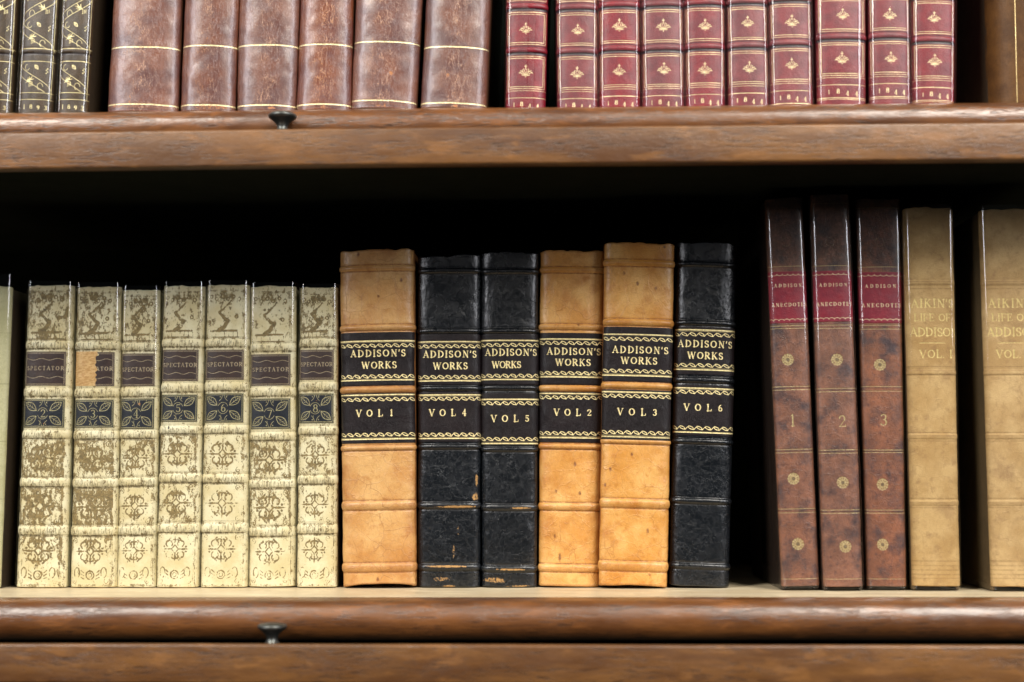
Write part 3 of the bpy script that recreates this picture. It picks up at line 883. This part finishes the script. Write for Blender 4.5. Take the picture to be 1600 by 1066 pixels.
def corner_curls(F, a0, a1, z0, z1, r=1.5, v=1.0):
    for x, sx in ((a0, 1), (a1, -1)):
        for z, sz in ((z0, 1), (z1, -1)):
            F.arc('orn', x + sx * r * 1.5, z + sz * r * 1.5, r * .8, r, 180 if sx > 0 else 0, (180 if sx > 0 else 0) + 260 * sx * sz, .42, v)
            F.dot('orn', x + sx * r * 1.5, z + sz * r * 1.5, .35, v)

def leaf(F, n, x, z, ang, L, w_=.24, v=1.0):
    c, s_ = math.cos(ang), math.sin(ang)
    for sg in (-1, 1):
        p = [(x + c * L * t - s_ * sg * L * .26 * math.sin(math.pi * t), z + s_ * L * t + c * sg * L * .26 * math.sin(math.pi * t)) for t in np.linspace(0, 1, 6)]
        F.line(n, p, w_, v)
    F.seg(n, (x, z), (x + c * L * .9, z + s_ * L * .9), w_ * .8, v * .9)
    for t in (.35, .55, .72):
        for sg in (-1, 1):
            F.seg(n, (x + c * L * t, z + s_ * L * t), (x + c * L * (t + .16) - s_ * sg * L * .17, z + s_ * L * (t + .16) + c * sg * L * .17), w_ * .6, v * .8)

VSET = 'cream vellum volumes with dark labels'
def vellum_book(i, label, xb, xt, yt, yt_lab, yb_lab, yt_v, yb_v, bnd, amt, digit, torn=False, cut=None, sh=0.0):
    B = Book('vellum_book', label, VSET, xb, xt, yt, 918.5, .0005 + .0006 * (i % 3), b=5.0, n=2.7, D=125, seed=30 + i, zbase=Z1)
    B.low = .3
    q = [B.z(y) for y in (yt_lab, yb_lab, yt_v, yb_v)]
    bz = [B.z((yt_lab - 10)), B.z((yb_lab + yt_v) / 2)] + [B.z(y) for y in bnd]
    hs = [13, 14, 13, 14, 15]
    for z, h in zip(bz, hs): B.bands.append((z, h * .4, .8))
    aL, aR = -B.amax * .86 + sh, B.amax * .70 + sh
    rng = np.random.default_rng(i)
    def draw(F):
        tops = [B.z(yt + 14), bz[0] - 3.3, None]
        pans = [(bz[0] + 3.4, B.H - 4, 'bird'), (bz[3] + 3.4, bz[2] - 3.4, 'ros'), (bz[4] + 3.4, bz[3] - 3.4, 'ros'), (1.5, bz[4] - 3.6, 'foot')]
        F.f['mott'][:] = .36 + .12 * amt[0]
        for (z0, z1, kind), am in zip(pans, amt):
            j0, j1, i0, i1 = F.box(aL, aR, z0, z1)
            sub = am * (.80 + .5 * (fnoise(F.A[None, i0:i1] + 0 * F.Z[j0:j1, None], F.Z[j0:j1, None] + 0 * F.A[None, i0:i1], 6, i * 13 + int(z0)) - .5) * 2)
            if kind == 'foot': sub = sub * np.clip((F.Z[j0:j1, None] - 2) / 22, .45, 1)
            F.f['mott'][j0:j1, i0:i1] = sub
            frame(F, aL - .2, aR + .2, z0 - .6, z1 + .6, v=.85)
            for sx in (aL + .9, aR - .9):   # ladder roll down each side
                for zz in np.arange(z0 + .5, z1, .9): F.seg('orn', (sx - .5, zz), (sx + .5, zz + .3), .3, .75)
            cx = (aL + aR) / 2
            wd = (aR - aL)
            if kind == 'ros':
                rosette(F, cx, (z0 + z1) / 2, wd * .37)
                corner_curls(F, aL + 1, aR - 1, z0, z1)
            elif kind == 'foot':
                rosette(F, cx, z1 - (z1 - z0) * .30, wd * .35)
                corner_curls(F, aL + 1, aR - 1, z0 + (z1 - z0) * .0, z1)
                zc = z0 + (z1 - z0) * .20
                F.arc('orn', cx, zc, 2.4, 2.6, 0, 360, .9)
                F.arc('orn', cx, zc, 1.1, 1.3, 0, 360, .5)
                for sx in (-1, 1):
                    for k in range(3): F.seg('orn', (cx + sx * (3.6 + k * .2), zc - 2.4 + k * 2), (cx + sx * 5.6, zc - 1.4 + k * 2.2), .7)
                    F.arc('orn', cx + sx * (wd * .32), zc + 1.5, 1.7, 3.2, -80, 220, .7)
            else:
                # tooled heron on a branch: a long S, a plinth and foliage
                H_ = z1 - z0
                p = [(cx + wd * .16, z0 + H_ * .80), (cx - wd * .02, z0 + H_ * .62), (cx - wd * .14, z0 + H_ * .55), (cx - wd * .04, z0 + H_ * .44), (cx + wd * .08, z0 + H_ * .36), (cx + wd * .02, z0 + H_ * .26), (cx - wd * .12, z0 + H_ * .16)]
                pp = np.array(p); tt = np.linspace(0, len(p) - 1, 25)
                ps = [(float(np.interp(t_, range(len(p)), pp[:, 0])) + .25 * math.sin(t_ * 5), float(np.interp(t_, range(len(p)), pp[:, 1]))) for t_ in tt]
                for k in range(24): F.seg('orn', ps[k], ps[k + 1], .8 + .09 * k, 1)
                for k in range(9): F.blob('mott', cx + rng.uniform(-.38, .38) * wd, z0 + rng.uniform(.25, .75) * H_, rng.uniform(.8, 2.0), rng.uniform(.8, 2.2), rng.uniform(.6, .95))
                for k in range(5): F.arc('orn', cx - wd * .38 + k * wd * .18, z1 - H_ * .24, .8, 1.2, 20, 200, .5, .9)
                F.seg('orn', (cx - wd * .36, z0 + H_ * .14), (cx + wd * .30, z0 + H_ * .15), 1.3)
                F.seg('orn', (cx - wd * .34, z0 + H_ * .01), (cx + wd * .36, z0 + H_ * .01), .7)
                for k in range(7): F.seg('orn', (cx - wd * .33 + k * wd * .11, z0 + H_ * .02), (cx - wd * .33 + k * wd * .11, z0 + H_ * .12), .35, .8)
                F.arc('orn', cx + wd * .30, z0 + H_ * .45, .9, 1.0, 0, 360, .7)
                F.blob('mott', cx, z1 - H_ * .10, wd * .36, H_ * .11, .75 + .2 * amt[0])
                for k in range(6): F.arc('orn', cx - wd * .36 + k * wd * .145, z1 - H_ * (.12 + .05 * (k % 2)), 1.0, 1.0, 0, 360, .55, .9)
                F.blob('mott', cx - wd * .36, z0 + H_ * .34, wd * .12, H_ * .14, .8)
        for z, h in zip(bz, hs):
            hh = h * .2
            F.hline('dark', z - hh * 1.0, 1.3, 1.0, aL, aR); F.hline('dark', z - hh * 1.35, .3, .7)
            F.hline('dark', z + hh * 1.15, .35, .7); F.hline('dark', z + hh * 1.5, .25, .6)
            for xx in np.arange(aL, aR, .95): F.seg('dark', (xx, z - hh * .9), (xx + rng.normal() * .3, z + hh * (.9 - 1.4 * rng.random())), .5, .9)
            F.hline('mott', z, hh * 1.1, .34)
        if torn:
            j0, j1, i0, i1 = F.box(-B.amax * .97, B.amax * .06, q[1] + .3, q[0] + .4)
            F.f['wear'][j0:j1, i0:i1] = .8
    B.spine(M['vellum'], da=.27, dz=.27, draw=draw, cap=.9)
    def dt(F):
        frame(F, aL + .5, aR - .5, q[1] + .6, q[0] - .6, 'gilt', .25, .9, .7)
        zc = (q[0] + q[1]) / 2; hh = q[0] - q[1]
        for zz in (zc + hh * .27, zc - hh * .25):
            F.line('gilt', [(a, zz + .55 * math.sin((a - aL) / (aR - aL) * 5.2 * math.pi + 1)) for a in np.linspace(aL + 1.6, aR - 1.6, 40)], .28, .9)
        text(F, 'gilt', 'SPECTATOR', (aL + aR) / 2 + .2, zc + .3, 2.5, (aR - aL) * .90, 1.0, .95)
        F.blob('wear', rng.uniform(aL, aR), q[0] - 1, 1.0, 3.0, .34)
    def dv(F):
        cx = (aL + aR) / 2; zc = (q[2] + q[3]) / 2; hw = (aR - aL) / 2 - 1.2; hh = (q[2] - q[3]) / 2 - 1.2
        frame(F, aL + .3, aR - .3, q[3] + .4, q[2] - .4, 'gilt', .28, .95, .8)
        for sx in (-1, 1):
            for sz in (-1, 1):
                x, z = cx + sx * hw * .92, zc + sz * hh * .86
                leaf(F, 'gilt', cx + sx * hw * .34, zc + sz * hh * .22, math.atan2(sz * hh * .64, sx * hw * .58), math.hypot(hw * .58, hh * .64), .34)
        for xx in (-.62, -.15, .18, .6):
            F.seg('gilt', (cx + xx * hw, zc + hh * (.75 if xx > 0 else -.9)), (cx + xx * hw + .3, zc + hh * (1.0 if xx > 0 else -.5)), .22, .8)
        text(F, 'gilt', digit, cx - .3, zc, 5.0, 3.4, .75, .72)
        F.arc('gilt', cx - .2, zc, 3.3, 3.6, 200, 340, .3, .8); F.arc('gilt', cx - .2, zc, 3.3, 3.6, 20, 160, .3, .8)
        for sx in (-1, 1):
            for sz in (-1, 1):
                F.line('gilt', [(cx + sx * .4, zc + sz * hh * 1.0), (cx + sx * 1.3, zc + sz * hh * .7), (cx + sx * 2.6, zc + sz * hh * .55)], .3, .8)
                F.dot('gilt', cx + sx * 2.0, zc + sz * hh * .85, .32, .9)
        for k in range(3): F.blob('wear', cx + rng.uniform(-.9, .9) * hw, zc + rng.uniform(-.8, .8) * hh, 1.6, 2.0, rng.uniform(.25, .46))
    left = None
    if torn:
        left = lambda Z: B.amax * .02 + (vnoise(Z, Z * 0, 1.6, 5) - .5) * 2.0 + np.where(Z > q[0] - 2.5, .8, 0)
    B.patch('title_label', M['spec_title'], q[1], q[0], aL, aR, off=.22, draw=dt, left=left, label='torn brown label with its left half missing' if torn else None)
    B.patch('volume_label', M['spec_vol'], q[3], q[2], aL, aR, off=.22, draw=dv)
    B.boards(M['vellum_board'], t=2.2)
    B.sleeve(top=2.5, tilt=[.0, .25, -.1, .3, .1, -.2, .15][i % 7], corner=5.0)
    return B

vellum_book(0, 'cream vellum book with 2 on its blue label, leftmost fully visible and heavily mottled', (22, 101), (42, 113), 447, 549, 603, 623, 669, (679, 754, 829), (.85, .95, .98, .85), '2')
vellum_book(1, 'cream vellum book whose brown title label is half torn away to bare tan', (107, 180), (118, 187), 449, 550, 604, 624, 669, (680, 755, 830), (.72, .95, .98, .55), '3', torn=True)
vellum_book(2, 'cream vellum book right of the torn label one, small dark spots near its foot', (180, 242), (190, 248), 454, 552, 604, 622, 671, (679, 753, 829), (.62, .68, .45, .28), '4')
vellum_book(3, 'cream vellum book fourth along, brightest glints on its clear sleeve, pale lower panels', (242, 308), (254, 318), 448, 546, 596, 616, 660, (672, 747, 825), (.48, .72, .70, .22), '5')
vellum_book(4, 'cream vellum book with orange flecks on its blue label and clean diamond ornaments', (311, 385), (322, 388), 446, 546, 594, 614, 661, (671, 748, 825), (.42, .50, .20, .18), '6')
vellum_book(5, 'cream vellum book whose labels sit lower than those either side', (387, 460), (390, 461), 449, 553, 603, 622, 671, (682, 756, 831), (.45, .78, .68, .2), '7')
vellum_book(6, 'cream vellum book with 8 on its label, touching the thick tan book', (462, 525), (468, 527), 451, 546, 594, 614, 662, (673, 750, 827), (.62, .55, .45, .25), '8')

# book cut by the left frame edge, lower shelf
B = Book('cream_book', 'pale cream book cut off by the left picture edge, lower shelf', None, (-68, -2), (-54, 17), 450, 918.5, -.004, b=3.5, n=3.4, D=140, seed=71, zbase=Z1)
def dl(F):
    for y in (520, 600, 690, 780, 860): F.hline('dark', B.z(y, 0), .4, .6)
    F.f['mott'][:] = .2
B.spine(M['green_cream'], da=.5, dz=.5, draw=dl)
B.boards(M['olive_board'])
B.sleeve(top=8)

# ------------------------------------------------------------------ mottled calf set, red labels
def tree_book(num, label, xb, xt, yt, Y, lab, l_lines, ros, dbl, ynum, foot, seed, yaw=0, tilt=0.0):
    B = Book('mottled_calf_book', label, 'mottled calf volumes with red labels', xb, xt, yt - 4, 917, Y, b=4.2, n=2.9, D=130, seed=seed, yaw=yaw, zbase=Z1)
    B.lift = 2.0
    B.low = .25
    def draw(F):
        for y in l_lines + dbl + foot:
            F.hline('gilt', B.z(y), .36, .95)
        for y in dbl[::2]:
            F.hline('dark', B.z(y + 2), .5, .8)
        F.hline('gilt', B.z(yt + 9), .35, .6)
        F.f['wear'][:] += .0
        F.hline('wear', B.z(foot[0] + 5), 2.4, .30)
        F.arc('gilt', -1 + num % 2, B.z(378), 2.6, 2.6, 0, 360, .3, .6)
        for k in range(10): F.blob('wear', np.random.default_rng(seed + k).uniform(-1, 1) * B.amax, np.random.default_rng(seed * 3 + k).uniform(0, .75) * B.H, 3, 5, .20)
        F.blob('wear', B.amax * .85, B.H - 6, 2.5, 5, .42 if num == 3 else .3)
        for sx in (-1, 1):
            F.seg('wear', (sx * B.amax * .93, 2), (sx * B.amax * .93, B.H - 2), 1.3, .36)
        # top third: shelf shade painted into the colour, over partly darker leather
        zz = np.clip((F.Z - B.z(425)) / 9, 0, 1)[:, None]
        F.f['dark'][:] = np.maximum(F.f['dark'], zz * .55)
        for k, (x, y) in enumerate(ros):
            a, z = B.loc(x, y)
            F.dot('gilt', a, z, 3.6, .42)
            for t in range(12):
                th = t * math.pi / 6
                F.seg('gilt', (a + 1.5 * math.cos(th), z + 1.5 * math.sin(th)), (a + 3.4 * math.cos(th), z + 3.4 * math.sin(th)), .6, 1)
            F.arc('gilt', a, z, 3.2, 3.2, 0, 360, .35)
            F.arc('gilt', a, z, 1.5, 1.5, 0, 360, .4)
            F.dot('ink', a, z, 1.0, .85)
        a, z = B.loc(*ynum)
        text(F, 'gilt', str(num), a, z, 7.0, 4.6, .72)
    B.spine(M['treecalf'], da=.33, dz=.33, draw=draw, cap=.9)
    z0, z1 = B.z(lab[1]), B.z(lab[0])
    am = B.amax * .95
    def dt(F):
        for zc, sg in ((z1 - 1.6, -1), (z0 + 1.6, 1)):
            k = 8
            for i in range(k):
                x0 = -am + 2 * am * i / k; dx = 2 * am / k
                F.arc('gilt', x0 + dx / 2, zc, dx / 2, 1.0, 0, 180 * sg, .3, .95, k=5)
        text(F, 'gilt', 'ADDISON', -.2, B.z(lab[0] + 22), 2.0, am * 1.35, 1.1, .95)
        text(F, 'gilt', 'ANECDOTES', .2, B.z(lab[0] + 52), 2.2, am * 1.7, 1.15, .95)
    B.patch('title_label', M['redlabel'], z0, z1, -am, am, off=.2, draw=dt)
    B.boards(M['tree_board'], t=2.3)
    B.sleeve(top=2.6, tilt=tilt, corner=5.0, bow=.25)
    return B

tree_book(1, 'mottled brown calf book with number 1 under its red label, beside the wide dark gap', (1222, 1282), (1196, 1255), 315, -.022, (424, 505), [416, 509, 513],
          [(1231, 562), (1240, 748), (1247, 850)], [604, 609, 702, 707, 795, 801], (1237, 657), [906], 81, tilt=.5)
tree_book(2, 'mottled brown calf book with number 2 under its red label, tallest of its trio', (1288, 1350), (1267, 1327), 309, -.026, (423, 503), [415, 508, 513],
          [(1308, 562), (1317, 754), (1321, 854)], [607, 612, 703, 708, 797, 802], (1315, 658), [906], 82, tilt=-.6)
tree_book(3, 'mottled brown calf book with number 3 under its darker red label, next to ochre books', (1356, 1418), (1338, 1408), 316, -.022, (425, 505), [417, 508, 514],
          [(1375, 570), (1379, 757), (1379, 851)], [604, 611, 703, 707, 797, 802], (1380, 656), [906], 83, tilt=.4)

def cloth_book(label, xb, xt, yt, Y, tx, seed, tilt):
    B = Book('ochre_cloth_book', label, 'ochre cloth volumes at the right', xb, xt, yt, 915.5, Y, b=5.2, n=2.9, D=130, seed=seed, zbase=Z1)
    B.lift = 2.4
    B.low = .3
    LN = [440, 444, 451, 573, 579, 585, 676, 681, 689, 779, 786, 793, 877, 884, 891, 898, 905]
    def draw(F):
        for k, y in enumerate(LN):
            F.hline('dark', B.z(y), .7, .55)
        for s_, y, x0, x1, h in tx:
            (aa, z), (ab, _) = B.loc(x0, y), B.loc(x1, y)
            text(F, 'gilt', s_, (aa + ab) / 2, z, h * .4, ab - aa, .95)
        x = (tx[2][2] + tx[2][3]) / 2
        (aa, z), (ab, _) = B.loc(x - 20, 536), B.loc(x + 20, 536)
        F.seg('gilt', (aa, z), (ab, z), .4)
    for y in (442, 582, 682, 786): B.bands.append((B.z(y), 3.2, .35))
    B.spine(M['cloth'], da=.33, dz=.33, draw=draw, cap=1.0)
    B.boards(M['cloth_board'], t=2.2)
    B.sleeve(top=2.2, tilt=tilt, corner=5.0, bow=.25)

cloth_book('ochre cloth book with fully legible title, right of the mottled calf trio', (1428, 1503), (1413, 1491), 326, -.026,
           [("AIKIN'S", 474, 1423, 1488, 13), ('LIFE OF', 496, 1428, 1484, 11), ('ADDISON', 519, 1422, 1492, 13), ('VOL. I', 553, 1436, 1487, 12)], 91, .5)
cloth_book('ochre cloth book cut off by the right picture edge, lower shelf', (1552, 1632), (1532, 1614), 328, -.030,
           [("AIKIN'S", 474, 1543, 1612, 13), ('LIFE OF', 496, 1549, 1607, 11), ('ADDISON', 519, 1542, 1616, 13), ('VOL. II', 553, 1556, 1612, 12)], 92, .2)

# ------------------------------------------------------------------ upper shelf
HU = 190.0
def brown_book(label, xb, xt, lines, seed, wears=(), b=8.5, Y=YU, base=None):
    B = Book('brown_leather_book', label, 'brown calf volumes with thin gilt lines', xb, xt, 0, 168, Y, b=b, n=2.25, D=150, seed=seed, zbase=Z2, H=HU)
    B.low = .5
    def draw(F):
        for y in lines: F.hline('gilt', B.z(y), .8)
        for y in lines:
            F.hline('dark', B.z(y) - .9, .5, .6)
        gap = B.z(lines[0]) - B.z(lines[1])
        for k in (1, 2, 3, 4): F.hline('gilt', B.z(lines[0]) + gap * k, .95)
        F.hline('wear', .8, 1.6, .34); F.hline('dark', 1.8, 1.2, .5)
        for m in wears:
            a, z = B.loc(m[0], m[1]); F.blob('wear', a, z, m[2] * .4, m[3] * .4, m[4])
        for sx in (-1, 1): F.seg('dark', (sx * B.amax * .97, 0), (sx * B.amax * .97, B.H), 1.8, .5)
    B.spine(M['brown'], da=.42, dz=.42, dz_hi=1.2, z_hi=90, draw=draw, cap=1.2)
    B.boards(M['brown_board'], t=2.8)
    return B

brown_book('wide brown calf book beside the dark gap after the gilt vine books', (162, 274), (172, 279), (73, 163), 101, [(182, 14, 4, 4, .5), (203, 155, 3, 12, .5), (192, 166, 30, 4, .5), (230, 171, 30, 2, .4)])
brown_book('narrow reddish brown calf book with its foot chipped to bare orange, second of six', (277, 364), (284, 371), (71, 164), 102, [(305, 35, 3, 4, .48), (335, 31, 3, 3, .45), (330, 168, 40, 4, .55), (359, 135, 2, 30, .45), (324, 60, 2, 3, .5)])
brown_book('brown calf book standing directly above the bronze peg, third of six', (366, 460), (370, 466), (70, 164), 103, [(424, 169, 9, 3, .6)])
brown_book('brown calf book with a small dark nick at upper right, fourth of six', (460, 547), (466, 550), (69, 163), 104, [(508, 168, 12, 5, .52), (522, 85, 3, 12, .3)])
brown_book('brown calf book with one pale oval scuff below its gilt line', (546, 649), (553, 658), (65, 157), 105, [(611, 115, 4, 5, .62), (594, 166, 14, 4, .46), (601, 166, 2, 7, .5)])
brown_book('brown calf book with twin vertical cracks down its middle, left of the red row', (656, 759), (664, 766), (73, 161), 106, [(700, 118, 4, 5, .55), (712, 166, 5, 5, .6), (706, 50, 1.2, 50, .34), (716, 45, 1.2, 40, .34), (716, 100, 1, 40, .32)])

def fleuron(F, x, z, r):
    g = 'gilt'
    w_ = r * .095
    F.seg(g, (x, z + r * .55), (x, z + r * 1.1), w_); F.seg(g, (x - r * .22, z + r * .85), (x + r * .22, z + r * .85), w_)
    F.line(g, [(x, z + r * .5), (x + r * .24, z + r * .1), (x, z - r * .35), (x - r * .24, z + r * .1), (x, z + r * .5)], w_ * .8)
    for sx in (-1, 1):
        F.line(g, [(x, z - r * .5), (x + sx * r * .42, z - r * .18), (x + sx * r * .5, z + r * .25), (x + sx * r * .30, z + r * .45)], w_)
        F.line(g, [(x, z - r * .55), (x + sx * r * .6, z - r * .38), (x + sx * r * .92, z - r * .12), (x + sx * r * 1.08, z - r * .28)], w_ * 1.25)
        F.seg(g, (x + sx * r * .5, z - r * .05), (x + sx * r * .85, z + r * .12), w_ * 1.3)
        F.seg(g, (x + sx * r * .2, z - r * .65), (x + sx * r * .62, z - r * .62), w_ * 1.2)
    F.dot(g, x, z - r * .9, w_ * .8); F.seg(g, (x, z - r * .5), (x, z - r * .8), w_)

def red_book(label, xb, xt, y0, seed, tilt=0.0, wide=1.0, yaw=0.0):
    B = Book('red_leather_book', label, 'slim red morocco volumes dated 1844', xb, xt, 0, 165, YU + .0005 * (seed % 3), b=5.5, n=2.4, D=120, seed=seed, zbase=Z2, H=HU - 8, yaw=yaw)
    B.low = .2
    P = B.z(y0) ; per = 71 * .378
    ends = [P + k * per for k in range(0, 6) if P + k * per < B.H - 8]
    for e in ends: B.bands.append((e + 1.9, 3.3, .75))
    s_ = .378
    def draw(F):
        am = B.amax * .80
        for e in ends:
            F.hline('ink', e - .3, 1.7, .95); F.hline('ink', e + 4.1, .6, .6)
            frame(F, -am, am, e - 57 * s_, e - 5 * s_, 'gilt', .34, .95, 1.2)
            F.hline('gilt', e - 60.5 * s_, .3, .9) if e == P else None
            fleuron(F, .45 * math.sin(seed * 3.1 + e), e - (31 + 1.6 * math.sin(seed * 1.7 + e)) * s_, 3.6 + .25 * math.sin(seed + e))
        F.hline('gilt', P - 72 * s_, .4); F.hline('gilt', P - 93 * s_, .4); F.hline('gilt', P - 95.5 * s_, .3)
        for k, c in enumerate('1844'):
            text(F, 'gilt', c, -am * .62 + k * am * .41, P - 83.5 * s_ - (.9 if c == '4' else 0) + (.4 if c == '8' else 0), 2.8 if c != '1' else 2.2, 2.2, 1.05)
        for k in (e + 1.9 for e in ends): F.blob('wear', 0, k, B.amax * .7, 1.2, .16)
    B.spine(M['red'], da=.26, dz=.26, dz_hi=.9, z_hi=88, draw=draw, cap=.8)
    B.boards(M['red_board'], t=2.2)
    B.sleeve(top=3, tilt=tilt, bow=.3, corner=5.0, wide=wide)

RD = [((790, 852), (791, 856), 83, 'first red book, set apart by a gap, with a broad white glare down its right', .9),
      ((871, 934), (869, 934), 84, 'red book just right of the gap after the first red one', 0),
      ((937, 1001), (936, 1000), 80, 'third red book from the brown books, bluish sheen on its left', .1),
      ((1005, 1070), (1003, 1068), 79, 'duller rose red book with pitted leather, fourth in the red row', 0),
      ((1073, 1134), (1070, 1133), 77, 'fifth red book of the row, date just above the wooden edge', .1),
      ((1139, 1203), (1137, 1200), 75, 'bright red book sixth in the row, small glint at its foot', .2),
      ((1206, 1272), (1203, 1269), 71, 'seventh red book, thin vertical glints, full date showing', -.2),
      ((1279, 1355), (1276, 1355), 62, 'widest red book, full date and foot line showing, white streak on its right', .6),
      ((1361, 1426), (1359, 1424), 60, 'red book second from the right end of the red row, foot line showing', .0),
      ((1429, 1494), (1427, 1495), 66, 'last red book at the right end, beside the dark gap', -.3)]
for k, (xb, xt, y0, lb, tl) in enumerate(RD):
    red_book(lb, xb, xt, y0, 120 + k, tl, wide={0: 2.3, 7: 1.6}.get(k, 1.0))

def vine_book(label, xb, xt, seed, tilt):
    B = Book('olive_leather_book', label, 'olive brown volumes with gilt vines dated 1893', xb, xt, 0, 170, YU, b=5.5, n=2.4, D=120, seed=seed, zbase=Z2, H=HU - 12)
    B.low = .2
    P = B.z(84, (xb[0] + xb[1]) / 2); s_ = .378
    per = 118 * s_
    ends = [P + k * per for k in range(4) if P + k * per < B.H - 6]
    for e in ends: B.bands.append((e + 2.0, 3.4, .7))
    am = B.amax * .78
    def sprig(F, x, z, ang, L):
        c, q = math.cos(ang), math.sin(ang)
        F.seg('gilt', (x, z), (x + c * L, z + q * L), .3)
        for k, (t, d) in enumerate(((.45, .9), (.75, .8), (1.0, .4), (1.0, -.4), (.6, -.9))):
            a2 = ang + d
            F.seg('gilt', (x + c * L * t, z + q * L * t), (x + c * L * t + 2.6 * math.cos(a2), z + q * L * t + 2.6 * math.sin(a2)), .8, w2=.2)
        for k in range(3):
            for m in range(3):
                F.dot('gilt', x + c * L * .5 - q * (-1.6) + m * .9, z + q * L * .5 - 1.5 - k * .8 + m * .35, .28)
    def draw(F):
        for e in ends:
            F.hline('ink', e - .2, 1.4, .85)
            for d in (-8, 12): F.hline('gilt', e - d * s_, .34)
        F.hline('gilt', P - 63 * s_, .34); F.hline('gilt', P - 74 * s_, .34)
        for q in (am, -am): F.seg('gilt', (q, P - 72 * s_), (q, B.H - 4), .34)
        for base, top in [(P - 62 * s_, P - 12 * s_)] + [(e + 8 * s_, e + per - 12 * s_) for e in ends]:
            Hh = top - base
            nv = max(1, round(Hh / 20))
            T = np.linspace(0, 1, 40)
            for ph, sg in ((0, 1), (.9, 1)):
                F.line('gilt', [(am * sg * math.cos(math.pi * (t * nv) + ph), base + Hh * t) for t in T], .32)
            for k in range(nv):
                sd = 1 if k % 2 else -1
                sprig(F, am * .5 * sd, base + Hh * (k + .30) / nv, math.radians(90 + 55 * sd), 3.2)
                F.arc('gilt', -sd * am * .35, base + Hh * (k + .18) / nv, 1.6, 2.2, 0, 250, .28)
                F.arc('gilt', sd * am * .45, base + Hh * (k + .80) / nv, 1.4, 1.8, 90, 340, .28)
                leaf(F, 'gilt', -sd * am * .2, base + Hh * (k + .74) / nv, math.radians(90 - 40 * sd), 3.4, .34)
                for dd in range(4): F.dot('gilt', -sd * am * .66 + .7 * (dd % 2), base + Hh * (k + .62 + .05 * dd) / nv, .36)
        for k, c in enumerate('1893'):
            text(F, 'gilt', c, -am * .55 + k * am * .42, P - 86 * s_ - (.5 if c in '93' else 0), 2.6, 2.1, .95)
    B.spine(M['olive'], da=.26, dz=.26, dz_hi=.9, z_hi=95, draw=draw, cap=.8)
    B.boards(M['olive_board'], t=2.2)
    B.sleeve(top=3, tilt=tilt, bow=.3, corner=5.0)

vine_book('olive brown gilt vine book cut off by the left picture edge, upper shelf', (-42, 14), (-33, 23), 141, -.3)
vine_book('olive brown gilt vine book, middle one of three, between two dark gaps', (24, 78), (33, 88), 142, .3)
vine_book('olive brown gilt vine book, rightmost of three, beside the wide dark gap', (86, 134), (94, 143), 143, .2)

B = Book('dark_brown_book', 'dark brown book with a vertical gilt line, cut off at the upper right', None, (1558, 1700), (1554, 1698), 0, 160, YU + .002, b=20, n=2.6, D=140, seed=151, zbase=Z2, H=HU)
def dr(F):
    a, _ = B.loc(1588, 80)
    F.seg('gilt', (a, 0), (a - .8, B.H), .5, .9)
B.spine(M['darkbrown'], da=.5, dz=.5, draw=dr)
B.boards(M['olive_board'])
